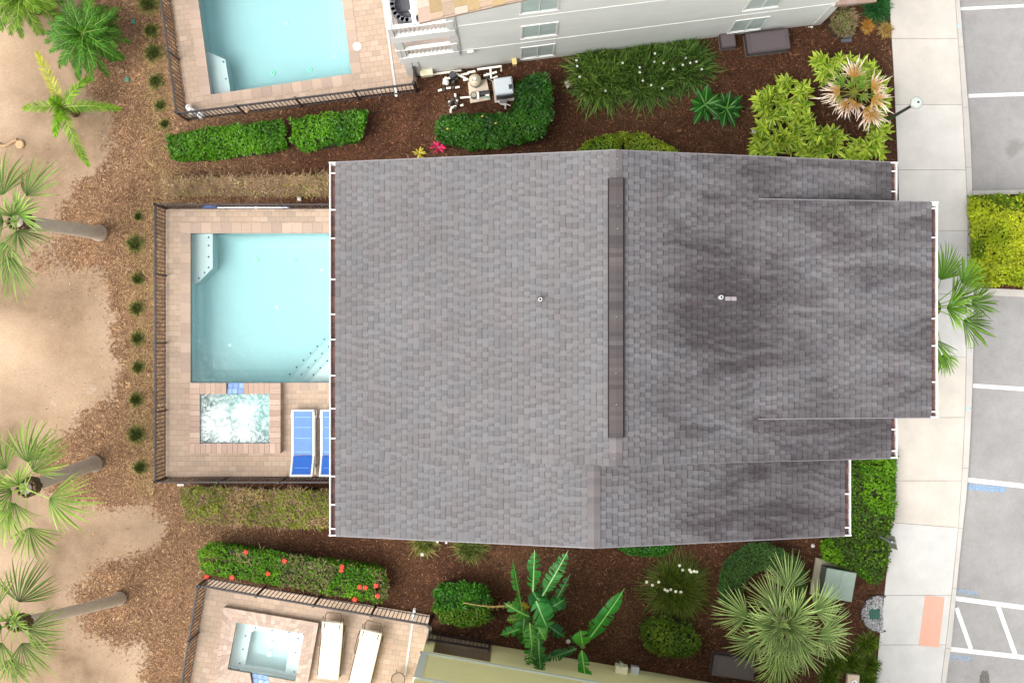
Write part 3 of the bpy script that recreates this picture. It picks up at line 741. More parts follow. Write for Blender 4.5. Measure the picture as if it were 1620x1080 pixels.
# solid deck under the shingles (soffit, rakes)
def slab(m, prof, y0, y1, t=.16, col=(.2, .2, .2)):
    n = len(prof); vs_ = [(x, y0, z-.006) for x, z in prof]+[(x, y0, z-t) for x, z in prof]+[(x, y1, z-.006) for x, z in prof]+[(x, y1, z-t) for x, z in prof]
    fs = []
    for i in range(n-1):
        fs += [(i, i+1, i+1+2*n, i+2*n), (i+n+2*n, i+1+n+2*n, i+1+n, i+n), (i+n, i+1+n, i+1, i), (i+2*n, i+1+2*n, i+1+3*n, i+3*n)]
    fs += [(0, 2*n, 3*n, n), (n-1, 2*n-1, 4*n-1, 3*n-1)]
    m.add(vs_, fs, col)
dk = tuple(lin((90, 84, 84)))
slab(m, [(XL, HE), (XRD, hr1), (XR, HE)], YST, YN, .16, dk); slab(m, [(XL, HE), (XWR, hr2), (XW, HE)], YS, YST-.002, .16, dk)
slab(m, [(XE0-.1, HE0), (XE1, HE1)], EY0, EY1, .16, dk)
roof = m.build('roof', SHINGLE, hl)
# ridge caps
def ridge_caps(m, x, z, y0, y1, sl_, sr_, w=.15):
    n = int((y1-y0)/.14); 
    for i in range(n):
        a = y0+(y1-y0)*i/n; b = y0+(y1-y0)*(i+1)/n; u0, u1 = .038, .026
        c = lin(random.choice(((104, 100, 100), (99, 95, 95), (94, 90, 91))))*random.uniform(.92, 1.05)
        m.add([(x-w, a, z-w*sl_+u0), (x, a, z+u0), (x+w, a, z-w*sr_+u0), (x-w, b, z-w*sl_+u1), (x, b, z+u1), (x+w, b, z-w*sr_+u1),
               (x-w, a, z-w*sl_-.01), (x+w, a, z-w*sr_-.01), (x-w, b, z-w*sl_-.01), (x+w, b, z-w*sr_-.01)],
              [(0, 1, 4, 3), (1, 2, 5, 4), (6, 0, 3, 8), (2, 7, 9, 5), (6, 7, 2, 1, 0)], c)
m = MB(); ridge_caps(m, XRD, hr1, YST, YN, SL, sr1); m.build('ridge_cap', SHINGLE, hl)
m = MB(); ridge_caps(m, XWR, hr2, YS, YST, SL, (hr2-HE)/(XW-XWR)); m.build('ridge_cap', SHINGLE, hl)
# raised ridge vent
m = MB(); z = hr1
yy = np.linspace(-2.13, 3.62, 60)
for a, b in zip(yy, yy[1:]):
    c = lin(random.choice(((80, 75, 74), (72, 67, 67), (76, 71, 70), (68, 63, 63))))*random.uniform(.9, 1.08)
    m.add([(XRD-.155, a, z+.055), (XRD, a, z+.075), (XRD+.155, a, z+.055), (XRD-.155, b, z+.055), (XRD, b, z+.075), (XRD+.155, b, z+.055)], [(0, 1, 4, 3), (1, 2, 5, 4)], c)
vent = m.build('ridge_vent', SHINGLE, hl)
m = MB()
for s in (-1, 1): m.box((XRD+s*.168, .745, z-.012), (.03+.012*s, 5.75, .075), 0, lin((30, 24, 28)))  # near-black vent sides, the right one widened as painted shade
for e in (-2.13, 3.62): m.box((XRD, e, z+.01), (.3, .02, .06), 0, lin((60, 52, 50)))
m.build('vent_side', MATTE, hl)
# nails / sealant glints on the ridge
m = MB()
for y in (4.05, 3.82, 3.0, 2.5, .55, -.7, -1.4, -2.45, -2.6):
    m.lathe((XRD+random.uniform(-.04, .04), y, z+(.075 if -2.1 < y < 3.6 else .035)), [(.008, 0), (.007, .006)], 8, lin((190, 190, 190)))
m.build('nail_heads', PLAIN, hl)
# pipe vents
for x, z0, lab in ((.636, zl(.636), 0), (4.73, hr1-sr1*(4.73-XRD), 1)):
    y = .945 if lab == 0 else 1.0
    m = MB(); m.lathe((x, y, z0-.02), [(.10, .0), (.055, .05), (.05, .1)], 16, lin((96, 92, 92))); fl = m.build('flashing', MATTE, hl)
    m = MB(); m.tube([(x, y, z0), (x, y, z0+.3)], [.042, .042], 14, lin((214, 214, 214))); m.lathe((x, y, z0+.301), [(.03, 0), (.028, .001)], 12, lin((30, 30, 30))); m.build('vent_pipe', PVC, hl)
m = MB()
for k in range(2):
    x = 4.86+k*.14; zz = hr1-sr1*(x-XRD)+.034; m.add([(x, .93, zz), (x+.13, .93, zz-.13*sr1), (x+.13, 1.02, zz-.13*sr1), (x, 1.02, zz)], [(0, 1, 2, 3)], lin((140, 132, 136)))
m.build('pale_patch', MATTE, hl)
# gutters with strap hangers
def gutter(xe, out, y0, y1, z, straps, filled=True):
    m = MB(); x1 = xe+out*.135; t = .012
    m.box(((xe+x1)/2, (y0+y1)/2, z-.13), (abs(x1-xe), y1-y0, t)); m.box((x1, (y0+y1)/2, z-.045), (.022, y1-y0, .11))
    m.box((xe-out*.005, (y0+y1)/2, z-.08), (.02, y1-y0, .1))
    for y in (y0, y1): m.box(((xe+x1)/2, y, z-.06), (abs(x1-xe)+.05, .03, .15))
    g = m.build('gutter', WHITE, hl)
    m = MB()
    for k in range(int((y1-y0)/.12)):
        a = y0+.02+k*.12; m.box(((xe+x1)/2, a+.06, z-.112+random.uniform(-.008, .006)), (abs(x1-xe)-.04, .118, .02), 0, lin(random.choice(((88, 62, 58), (98, 70, 64), (78, 56, 54))))*random.uniform(.85, 1.1))
    m.build('leaf_litter', MATTE, g)
    m = MB()
    for y in straps: m.box(((xe+x1)/2-out*.01, y, z+.004), (abs(x1-xe)+.03, .03, .015))
    m.build('gutter_strap', WHITE, g)
ys_l = [(540-y)*.01501 for y in (274, 332, 377, 442, 497, 537, 594, 646, 693, 753, 798, 836)]
gutter(XL, -1, YS, YN, HE, ys_l); gutter(XR, 1, YST, EY0-.02, HE, [(540-y)*.01501 for y in (679, 713)]); gutter(XR, 1, EY1+.02, YN, HE, [(540-y)*.01501 for y in (271, 303)])
gutter(XE1, 1, EY0, EY1, HE1, [(540-y)*.01484 for y in (330, 376, 504, 547, 604, 651)])
gutter(XW, 1, YS, YST-.03, HE, [(540-y)*.01501 for y in (781, 834)])
# white drip edges along the rakes
m = MB()
def rake(m, x0, z0, x1, z1, y, t=.05):
    m.add([(x0, y-.012, z0+.012), (x1, y-.012, z1+.012), (x1, y+.012, z1+.012), (x0, y+.012, z0+.012), (x0, y-.012, z0-.18), (x1, y-.012, z1-.18), (x1, y+.012, z1-.18), (x0, y+.012, z0-.18)],
          [(0, 1, 2, 3), (4, 5, 1, 0), (3, 2, 6, 7), (7, 6, 5, 4), (0, 3, 7, 4), (1, 5, 6, 2)])
RT = attr_mat('trim_grey', .5, (112, 108, 110), 5, .3)
for q in ((XL, HE, XRD, hr1, YN+.013), (XRD, hr1, XR, HE, YN+.013), (XL, HE, XWR, hr2, YS-.013), (XWR, hr2, XW, HE, YS-.013), (XWR, hr2, XR, HE, YST-.014), (XE0, HE0, XE1, HE1, EY0-.014), (XE0, HE0, XE1, HE1, EY1+.014)):
    m = MB(); rake(m, *q); m.build('rake_trim', RT, hl)
# walls below, three storeys
SID_G = siding_mat('house_siding', (188, 186, 178))
m = MB()
m.prism([(-3.75, -4.2), (7.4, -4.2), (7.4, -2.5), (8.5, -2.5), (8.5, -1.5), (9.35, -1.5), (9.35, 2.95), (8.5, 2.95), (8.5, 3.9), (-3.75, 3.9)], -.05, HE-.12)
for y in (-4.2, 3.9):
    m.add([(-3.75, y, HE-.12), (7.4 if y < 0 else 8.5, y, HE-.12), (XWR if y < 0 else XRD, y, (hr2 if y < 0 else hr1)-.3)], [(0, 1, 2) if y < 0 else (2, 1, 0)])
m.build('wall', SID_G, hl)
def window(root, p, u, n, w, h, frame=.045, mat=WHITE, split=1, name='window'):
    """p bottom centre, u unit along wall, n outward normal"""
    p = Vector(p); u = Vector(u); n = Vector(n); z = Vector((0, 0, 1)); M = Matrix((u, n, z)).transposed()
    m = MB()
    m.box(p+n*.012+z*(frame/2), (w, .024, frame), M=M); m.box(p+n*.012+z*(h-frame/2), (w, .024, frame), M=M)
    for s in (-1, 1): m.box(p+n*.011+u*s*(w/2-frame/2)+z*h/2, (frame, .022, h-2*frame), M=M)
    for k in range(split): m.box(p+n*.012+u*(w*(k+1)/(split+1)-w/2)+z*h/2, (.022, .02, h-2*frame), M=M)
    m.box(p+n*.02-z*.03, (w+.02, .035, .03), M=M)
    f = m.build(name, mat, root)
    g = MB(); g.box(p+n*.004+z*h/2, (w-.02, .006, h-.02), M=M); g.build('pane', GLASS, f)
for zz in (1.0, 4.0, 6.6):
    for y in (-2.6, .2, 2.6): window(hl, (-3.75, y, zz), (0, 1, 0), (-1, 0, 0), 1.5, 1.5)
    for y in (-.6, 1.9): window(hl, (9.35, y, zz), (0, -1, 0), (1, 0, 0), 1.2, 1.4)
    for x in (-1.5, 2.5, 6.): window(hl, (x, 3.9, zz), (1, 0, 0), (0, 1, 0), 1., 1.4); window(hl, (x, -4.2, zz), (-1, 0, 0), (0, -1, 0), 1., 1.4)

# ============================================================ NORTH HOUSE (white)
nh = thing('house', (0, 0, 0), 'white three-storey house at the top with stacked corner balconies', 'house')
A0 = W(659, 118.5); B0 = W(1297, 38); un = (B0-A0).normalized(); vn = Vector((-un.y, un.x, 0)); LN = (B0-A0).length
an = math.atan2(un.y, un.x); Mn = Matrix.Rotation(an, 3, 'Z')
Q = lambda u, v, z=0.: A0+un*u+vn*v+Vector((0, 0, z))
SID_W = siding_mat('white_siding', (228, 230, 226)); SID_P = siding_mat('pale_siding', (214, 216, 213))
def box_uv(m, u0, u1, v0, v1, z0, z1, col=(1, 1, 1), QQ=Q):
    m.prism([QQ(u0, v0)[:2], QQ(u1, v0)[:2], QQ(u1, v1)[:2], QQ(u0, v1)[:2]], z0, z1, col)
m = MB(); box_uv(m, 0, LN, 0, 8.5, -.05, 2.7)
box_uv(m, 1.32, LN-.1, .002, 8.5, 2.7, 8.35)
gz = 8.35; uR = 6.2
m.add([Q(1.32, .002, gz), Q(LN-.1, .002, gz), Q(uR, .002, 10.75), ], [(0, 1, 2)]); m.build('wall', SID_W, nh)
m = MB()
for z0, z1, u0 in ((2.69, 2.77, 1.45), (5.88, 5.96, 1.45)): box_uv(m, u0, LN-.1, -.014, -.0005, z0, z1)
box_uv(m, 1.18, 1.42, -.035, -.001, 2.8, 8.3); box_uv(m, LN-.22, LN+.02, -.03, -.001, 0, 2.6); box_uv(m, -.03, .16, -.03, -.001, 0, 2.2); box_uv(m, -.05, -.001, -.03, .3, 0, 2.2)
m.build('trim', WHITE, nh)
for uc, w in ((3.62, 1.0), (9.78, 1.0)):
    for z0, h in ((.45, 1.65), (3.35, 1.6), (6.45, 1.6)):
        window(nh, Q(uc-(.05 if z0 > 6 else 0), .002, z0), un, -vn, w, h)
# balconies
for z0, z1, rt in ((2.25, 2.95, 3.95), (5.05, 5.75, 6.75)):
    bal = MB(); box_uv(bal, -.32, 1.38, -.06, 5.2, z0, z1)
    b = bal.build('balcony', attr_mat('balcony_white', .5, (224, 224, 222), 3, .08), nh)
    f = MB(); box_uv(f, -.2, 1.3, .06, 5.1, z1+.001, z1+.012, lin((202, 186, 176))); f.build('balcony_floor', CONC, b)
    r = MB(); box_uv(r, -.32, 1.38, -.05, .05, rt-.08, rt); box_uv(r, -.32, -.2, .05, 5.1, rt-.08, rt)
    box_uv(r, -.2, 1.3, -.02, .03, z1+.1, z1+.15); box_uv(r, -.29, -.24, .05, 5.1, z1+.1, z1+.15)
    for k in range(13): box_uv(r, -.17+k*.115, -.14+k*.115, -.015, .02, z1+.15, rt-.08)
    for k in range(40): box_uv(r, -.28, -.25, .1+k*.125, .13+k*.125, z1+.15, rt-.08)
    for (u, v) in ((-.26, 0), (1.3, 0), (-.26, 2.5)): box_uv(r, u-.06, u+.06, v-.055, v+.065, z1, rt+.06)
    r.build('railing', WHITE, b)
m = MB()
for q in ((-.3, -.08, -.04, .2, 2.96, 5.04), (-.3, -.08, 2.4, 2.6, 2.96, 5.04), (-.25, -.02, -.04, .05, 0, 2.24)):
    m = MB(); box_uv(m, *q); m.build('column', WHITE, nh)
# roof
def gable_tiles(m, E, u_run, v_len, slope, cols, wt=.34, ht=.3):
    """staggered flat tiles; E eave corner, rising along u"""
    nu = int(u_run/ht)
    for i in range(nu):
        for j in range(-1, int(v_len/wt)+1):
            v0 = j*wt+(.5*wt if i % 2 else 0); v1 = v0+wt-.004; v0 = max(v0, -.0+.02*((i*7+j*3) % 3)); v1 = min(v1, v_len)
            if v1 <= v0: continue
            c = lin(random.choice(cols))*random.uniform(.9, 1.06)
            a0 = i*ht; a1 = (i+1)*ht; z0 = a0*slope; z1 = a1*slope
            pts = [E+un*a0+vn*v0+Vector((0, 0, z0+.035)), E+un*a1+vn*v0+Vector((0, 0, z1+.01)), E+un*a1+vn*v1+Vector((0, 0, z1+.01)), E+un*a0+vn*v1+Vector((0, 0, z0+.035))]
            low = [p-Vector((0, 0, .05)) for p in pts]
            m.add(pts+low, [(0, 1, 2, 3), (0, 3, 7, 4), (1, 0, 4, 5)], c)
E0 = W(663, 37, 8.6); m = MB()
tan = ((148, 126, 98), (152, 132, 112), (158, 140, 124), (142, 122, 88), (162, 146, 132), (152, 132, 118), (146, 128, 110))
gable_tiles(m, E0, 5.7, 9.0, .42, tan)
for k in range(2):
    s = 5.7; 
base = [E0, E0+un*5.7+Vector((0, 0, 5.7*.42)), E0+un*12.6+Vector((0, 0, -.5))]
dn = Vector((0, 0, -.14)); vv = vn*9
vs_ = [base[0]+dn*.2, base[1]+dn*.2, base[2]+dn*.2]; lo_ = [p+dn for p in vs_]
allv = vs_+lo_+[p+vv for p in vs_]+[p+vv for p in lo_]
m.add(allv, [(0, 1, 7, 6), (1, 2, 8, 7), (3, 9, 10, 4), (4, 10, 11, 5), (0, 3, 4, 1), (1, 4, 5, 2), (6, 7, 10, 9), (7, 8, 11, 10), (0, 6, 9, 3), (2, 5, 11, 8)], lin((154, 134, 118)))
m.build('roof', attr_mat('tan_tile', .85, None, 12, .15, .2, 50), nh)
m = MB(); g0 = E0-un*.06+Vector((0, 0, -.03)); 
m.prism([(g0-vn*.0)[:2], (g0+vn*9)[:2], (g0+vn*9-un*.1)[:2], (g0-un*.1)[:2]], 8.46, 8.6, (1, 1, 1)); m.build('gutter', WHITE, nh)
# low roof over the street-side porch
m = MB(); pk = ((158, 138, 130), (164, 146, 138), (152, 128, 114))
lowr = [W(1322, 11, 2.65), W(1387, 3, 2.65)]; far = [p+vn*5 for p in lowr]
for i in range(4):
    a = lowr[0].lerp(lowr[1], i/4); b = lowr[0].lerp(lowr[1], (i+1)/4)-(lowr[1]-lowr[0])*.006
    for j in range(12):
        sft = .1*(i % 2); p0 = a+vn*(j*.4-sft*(j > 0)); p1 = b+vn*(j*.4-sft*(j > 0)); p2 = b+vn*((j+1)*.4-sft-.004); p3 = a+vn*((j+1)*.4-sft-.004)
        zz = Vector((0, 0, .22*(1-i/4))); z2 = Vector((0, 0, .22*(1-(i+1)/4)+.02))
        m.add([p0+zz, p1+z2, p2+z2, p3+zz, p0-Vector((0, 0, .1)), p1-Vector((0, 0, .1)), p2-Vector((0, 0, .1)), p3-Vector((0, 0, .1))], [(0, 1, 2, 3), (4, 5, 1, 0), (5, 6, 2, 1), (7, 4, 0, 3)], lin(random.choice(pk))*random.uniform(.93, 1.05))
m.build('porch_roof', bpy.data.materials['tan_tile'], nh)
# downspout, hose bibs and meter boxes on the wall
m = MB(); box_uv(m, 1.6, 1.78, -.1, -.032, 2.5, 2.8); 
m.tube([Q(LN-.35, -.06, .05), Q(LN-.35, -.16, .5)], .025, 8)
m.build('downspout', WHITE, nh)
for u, w, c, lab in ((.32, .34, (226, 218, 186), 'cream meter box on the foot of the white wall beside the pool fence'), (2.93, .1, (214, 190, 120), 'small yellow tap box low on the white wall above the green hedge')):
    m = MB(); box_uv(m, u-w/2, u+w/2, -.16, -.002, .25, .62, lin(c)); box_uv(m, u-w/2-.015, u+w/2+.015, -.175, -.002, .62, .645, lin([k*.95 for k in c]))
    tag(m.build('meter_box', PLAIN), lab, 'box')

# lounge chair on the top balcony
lc = thing('lounge_chair', (0, 0, 0), 'grey woven lounge chair with cream cushions on the white top balcony', 'lounge chair')
cz = 5.77; c0 = W(645, 8, cz+.4)
def lp(a, b, z): return Vector((c0.x, c0.y, 0))+un*a+vn*b+Vector((0, 0, z))
m = MB()
for a, b, w, d_, z, h in ((0, 0, .7, .75, cz+.12, .24),): m.prism([lp(-.33, -.36, 0)[:2], lp(.36, -.3, 0)[:2], lp(.36, .45, 0)[:2], lp(-.33, .45, 0)[:2]], cz+.014, cz+.32, lin((112, 112, 118)))
m.build('seat', MATTE, lc)
m = MB()
for k in range(8):
    t = k/7; ang = R(150+t*120); m.box(lp(.0+.38*math.cos(ang), -.02+.42*math.sin(ang), cz+.42), (.2, .1, .5), an+ang+math.pi/2, lin((132, 133, 140)))
m.build('backrest', MATTE, lc)
m = MB(); m.box(lp(.05, .08, cz+.37), (.5, .5, .1), an, lin((84, 85, 92)), bev=.03); m.build('seat_cushion', MATTE, lc)
m = MB(); m.box(lp(.17, -.2, cz+.47), (.26, .22, .12), an+.5, lin((205, 205, 190)), bev=.04); m.box(lp(.27, -.05, cz+.46), (.2, .28, .1), an+.2, lin((214, 213, 200)), bev=.04); m.build('pillow', MATTE, lc)

# ============================================================ SOUTH HOUSE (yellow)
sh = thing('house', (0, 0, 0), 'pale yellow house along the bottom with a dark ground-floor recess', 'house')
As = W(677, 1002); Bs = W(1150, 1083.5); us = (Bs-As).normalized(); vsn = Vector((us.y, -us.x, 0)); LS = 11.5
Qs = lambda u, v, z=0.: As+us*u+vsn*v+Vector((0, 0, z))
SID_Y = siding_mat('yellow_siding', (238, 234, 176), .2)
bx = lambda m, *a, **k: box_uv(m, *a, QQ=Qs, **k)
U0, U1 = .27, 1.95
m = MB(); bx(m, 0, U0, 0, 7.5, -.05, 2.66); bx(m, U1, LS, 0, 7.5, -.05, 2.66); bx(m, U0, U1, 1.9, 7.5, -.05, 2.66); bx(m, U0, U1, 0, .2, 2.35, 2.66)
bx(m, -.02, LS, -.0, 7.5, 2.78, 9.); m.build('wall', SID_Y, sh)
m = MB(); bx(m, -.06, LS, -.04, .0-.001, 2.64, 2.79); bx(m, -.06, -.021, -.04, 7, 2.64, 2.79); bx(m, -.06, LS, -.04, -.001, 5.7, 5.86); bx(m, -.04, .16, -.03, -.001, 2.79, 5.7); bx(m, -.05, -.021, -.0, .2, 2.79, 5.7)
m.build('trim', attr_mat('trim_bluewhite', .5, (206, 214, 208), 4, .08), sh)
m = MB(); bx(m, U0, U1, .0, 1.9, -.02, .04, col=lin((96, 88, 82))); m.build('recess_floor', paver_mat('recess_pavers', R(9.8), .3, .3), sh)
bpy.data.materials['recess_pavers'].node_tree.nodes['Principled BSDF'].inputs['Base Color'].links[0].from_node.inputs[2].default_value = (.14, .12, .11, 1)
m = MB(); bx(m, -.35, LS+.4, -.35, 8, 9.01, 9.2, col=lin((120, 115, 112)))
cc = Qs(LS/2, 3.8, 11.2); rb = [Qs(-.35, -.35, 9.2), Qs(LS+.4, -.35, 9.2), Qs(LS+.4, 8, 9.2), Qs(-.35, 8, 9.2)]
r1, r2 = Qs(4, 3.8, 11.2), Qs(LS-4, 3.8, 11.2)
m.add(rb+[r1, r2], [(0, 4, 5, 1), (1, 5, 2), (2, 5, 4, 3), (3, 4, 0)], lin((120, 115, 112))); m.build('roof', SHINGLE, sh)
m = MB(); p = Qs(5.78, -.1, .7)
m.box(p, (.36, .22, .42), math.atan2(us.y, us.x), lin((226, 220, 190)), bev=.02); m.tube([p+Vector((0, .14, -.3)), p+Vector((0, .14, .35))], .03, 8, lin((190, 180, 150)))
m.lathe(p+Vector((0, .16, .2)), [(.07, 0), (.07, .06), (.05, .08)], 14, lin((150, 160, 150)))
tag(m.build('electric_meter', PLAIN), 'cream electric meter box with a round dial on the yellow wall', 'meter')
m = MB(); p = Qs(6.2, -.1, .45); m.box(p, (.22, .18, .3), math.atan2(us.y, us.x), lin((176, 182, 186)), bev=.015); m.box(p+Vector((0, 0, .165)), (.24, .2, .02), math.atan2(us.y, us.x), lin((186, 190, 194)))
tag(m.build('utility_box', PLAIN), 'small grey utility box on the yellow wall, right of the cream meter', 'box')

# ============================================================ FENCES
def fence(pts, label, h=1.4, spacing=1.9, pick=.115, group=None, gates=()):
    """pts: ground pixels of the run"""
    P = [W(x, y) for x, y in pts]; root = thing('metal_fence', tuple(P[0]), label, 'fence', group)
    o = P[0]
    for a, b in zip(P, P[1:]):
        d = b-a; L = d.length; n = max(1, round(L/spacing)); rz = math.atan2(d.y, d.x); e = d/L
        for k in range(n+1):
            if k == 0 and a is not P[0]: continue
            m = MB(); q = a+d*k/n-o; m.box(q+Vector((0, 0, h/2)), (.055, .055, h+.06), rz, bev=.008); m.box(q+Vector((0, 0, h+.035)), (.07, .07, .02), rz)
            m.build('post', ALU, root)
        for k in range(n):
            m = MB(); p0 = a+d*k/n-o; l = L/n
            for zz, w in ((h-.04, .036), (h-.2, .03), (.14, .03)): m.box(p0+e*l/2+Vector((0, 0, zz)), (l-.06, w, .03), rz)
            c = int(l/pick)
            for j in range(1, c): m.box(p0+e*(l*j/c)+Vector((0, 0, (h-.02+.06)/2)), (.017, .017, h-.1), rz)
            m.build('picket_panel', ALU, root)
    return root
fence([(262.5, 330), (262.5, 755)], 'black metal fence on the left side of the middle pool deck')
fence([(264, 330), (545, 330)], 'black metal fence on the upper side of the middle pool deck')
fence([(264, 755.5), (545, 756)], 'black metal fence on the lower side of the middle pool deck, by the blue loungers')
fence([(252, -110), (270, 0), (296, 190)], 'black metal fence on the left side of the top pool deck', 1.5)
fence([(298, 191), (659, 146)], 'long black metal fence between the top pool deck and the clipped hedge', 1.5)
fence([(660, 143), (659, 122)], 'short black fence return at the corner of the white house', 1.5, 1.2)
fence([(300, 1085), (329, 914)], 'black metal fence on the left side of the lower pool deck', 1.5)
fence([(331, 913.5), (682, 974)], 'black metal fence behind the hibiscus hedge, along the lower pool deck', 1.5)
fence([(684, 976), (680, 998)], 'short black fence return at the corner of the yellow house', 1.5, 1.2)
fence([(680, 999), (775, 1014)], 'black metal fence panel across the recess in the yellow house', 1.2)

# ============================================================ VEGETATION BUILDERS
def hedge(name, poly_px, h, label, cat, cols, dens=900, leaf=.07, mat=LEAF, dome=0., gaps=.12, twigs=0., flowers=None, group=None, core=(34, 44, 18), rough=.05, holes=None, thin=0.):
    """clipped or loose shrub mass whose top outline is poly_px at height h"""
    poly = px(poly_px, h); P = np.array(poly); o = P.mean(0); mn = P.min(0); mx = P.max(0); area = (mx-mn).prod()
    hp = [px(q, h) for q in (holes or [])]
    root = thing(name, (o[0], o[1], 0), label, cat, group); lm = LM()
    n = int(dens*area*1.25); x = rng.uniform(mn[0]-.06, mx[0]+.06, n); y = rng.uniform(mn[1]-.06, mx[1]+.06, n)
    ins = inpoly(x, y, poly); d = dist_poly(x, y, poly); sdv = np.where(ins, d, -d)
    wob = (vnoise(x, y, 4, 21)-.5)*.14+(vnoise(x, y, 11, 22)-.5)*.06
    k = sdv+wob > 0
    for q in hp: k &= ~(inpoly(x, y, q))
    k &= vnoise(x, y, 5.5, sum(map(ord, label)) % 1000) > gaps*.9+thin*.3
    x = x[k]; y = y[k]; sdv = sdv[k]; n = len(x)
    top = h+(vnoise(x, y, 3.2, 31)-.5)*rough*2.4+(vnoise(x, y, 9, 32)-.5)*rough*1.8
    if dome > 0:
        dm = max(sdv.max(), .05); top = top-dome*(1-np.clip(sdv/dm, 0, 1))**2
    edge = np.clip(1-sdv/.10, 0, 1); top = top-edge*.08
    lay = rng.random(n)**2.2*.16; z = top-lay
    Nn = unit(np.stack([rng.normal(0, .55, n), rng.normal(0, .55, n), np.ones(n)*.9], -1))
    a = rng.uniform(0, 2*np.pi, n); D = np.stack([np.cos(a), np.sin(a), rng.uniform(-.2, .7, n)], -1); D = unit(D-Nn*np.sum(D*Nn, 1, keepdims=True)*.7)
    t = np.clip(vnoise(x, y, 1.6, 41)*.9+rng.random(n)*.5-.2, 0, 1)[:, None]
    cA, cB = lin(cols[0])*1.12, lin(cols[1])*1.15; c = cA*(1-t)+cB*t
    if len(cols) > 2:
        s = (vnoise(x, y, 1.1, 43+int(h*10)) > .62) & (rng.random(n) < .75); c[s] = lin(cols[2])
    if len(cols) > 3:
        s = rng.random(n) < .10; c[s] = lin(cols[3])
    c = c*rng.uniform(.75, 1.2, (n, 1))
    L = leaf*rng.uniform(.7, 1.35, n)
    lm.diamonds(np.stack([x, y, z], -1), D, Nn, L, L*rng.uniform(.24, .36, n), c)
    # leaves down the sides
    ring = poly+[poly[0]]
    for i in range(len(poly)):
        A = np.array(ring[i]); B = np.array(ring[i+1]); Ls = np.linalg.norm(B-A); ns = int(dens*.8*Ls*(h*.8))
        if ns < 3: continue
        t = rng.random(ns)[:, None]; zz = rng.uniform(.1, h-.03, ns); Q2 = A+(B-A)*t; cen = o-Q2
        Q2 = Q2+unit(cen)*(.04+rng.random((ns, 1))*.08+.10*(1-zz[:, None]/h))
        nn = np.concatenate([unit(-cen), np.full((ns, 1), .5)], 1)+rng.normal(0, .4, (ns, 3)); nn = unit(nn)
        D = unit(np.stack([rng.normal(0, 1, ns), rng.normal(0, 1, ns), rng.uniform(-.4, 1, ns)], -1)); D = unit(D-nn*np.sum(D*nn, 1, keepdims=True))
        cc = (cA*.6+cB*.4)*rng.uniform(.65, 1.1, (ns, 1)); Ll = leaf*rng.uniform(.7, 1.2, ns)
        lm.diamonds(np.concatenate([Q2, zz[:, None]], 1), D, nn, Ll, Ll*.3, cc)
    lm.build('foliage', mat, root, (o[0], o[1], 0))
    # twiggy inside
    m = MB(); ins_ = grow([tuple(p) for p in P], -.0) if False else [tuple(o+(p-o)*.86) for p in P]
    if holes is None and dome == 0:
        m.prism([(p[0]-o[0], p[1]-o[1]) for p in ins_], .0, h-.17, lin(core))
    elif holes is None:
        ins2 = [tuple(o+(p-o)*.55) for p in P]
        n_ = len(ins_); v = [(p[0]-o[0], p[1]-o[1], 0) for p in ins_]+[(p[0]-o[0], p[1]-o[1], (h-dome)*.7) for p in ins_]+[(p[0]-o[0], p[1]-o[1], h-.2-dome*.3) for p in ins2]
        m.add(v, [(i, (i+1) % n_, (i+1) % n_+n_, i+n_) for i in range(n_)]+[(i+n_, (i+1) % n_+n_, (i+1) % n_+2*n_, i+2*n_) for i in range(n_)]+[tuple(range(2*n_, 3*n_))], lin(core))
    nst = int(area*14)+4; kx = 0
    for q in range(nst*3):
        xx, yy = rng.uniform(mn[0], mx[0]), rng.uniform(mn[1], mx[1])
        if not inpoly(np.array([xx]), np.array([yy]), poly)[0] or any(inpoly(np.array([xx]), np.array([yy]), g)[0] for g in hp): continue
        m.tube([(xx-o[0], yy-o[1], 0), (xx-o[0]+rng.normal(0, .08), yy-o[1]+rng.normal(0, .08), h*.85)], [.014, .006], 4, lin((86, 68, 48)), cap=False); kx += 1
        if kx > nst: break
    m.build('branches', MATTE, root)
    if twigs > 0:
        nt_ = int(twigs*area); x = rng.uniform(mn[0], mx[0], nt_); y = rng.uniform(mn[1], mx[1], nt_)
        k = inpoly(x, y, poly); x = x[k]; y = y[k]; nt_ = len(x); a = rng.uniform(0, 2*np.pi, nt_)
        l = rng.uniform(.06, .22, nt_); D = np.stack([np.cos(a), np.sin(a), rng.uniform(.0, .9, nt_)], -1)
        P0 = np.stack([x, y, h-.12+(vnoise(x, y, 3, 8)-.5)*.12], -1); P1 = P0+D*l[:, None]*.5; P2 = P1+(D+rng.normal(0, .4, (nt_, 3)))*l[:, None]*.5
        lt = LM(); cc = rcol((168, 140, 112), (122, 98, 72), nt_)[:, None, :]
        S = unit(np.cross(D, [0, 0, 1]))
        lt.ribbons(np.stack([P0, P1, P2], 1), np.array([[.006, .005, .002]]), S, np.repeat(cc, 3, 1)); lt.build('twigs', DRY, root, (o[0], o[1], 0))
    if flowers:
        pts, col, fr = flowers
        for (fx, fy) in pts:
            m = MB(); q = W(fx, fy, h+.05); n5 = 5
            for k in range(n5):
                a = 2*math.pi*k/n5+fx; m.box((q.x-o[0]+math.cos(a)*fr*.5, q.y-o[1]+math.sin(a)*fr*.5, h+.06+.01*(k % 2)), (fr*.95, fr*.7, .008), a, lin(col)*random.uniform(.8, 1.1))
            m.lathe((q.x-o[0], q.y-o[1], h+.07), [(fr*.16, 0), (fr*.1, .03)], 6, lin((230, 200, 120)))
            m.build('flower', DRY, root)
    return root

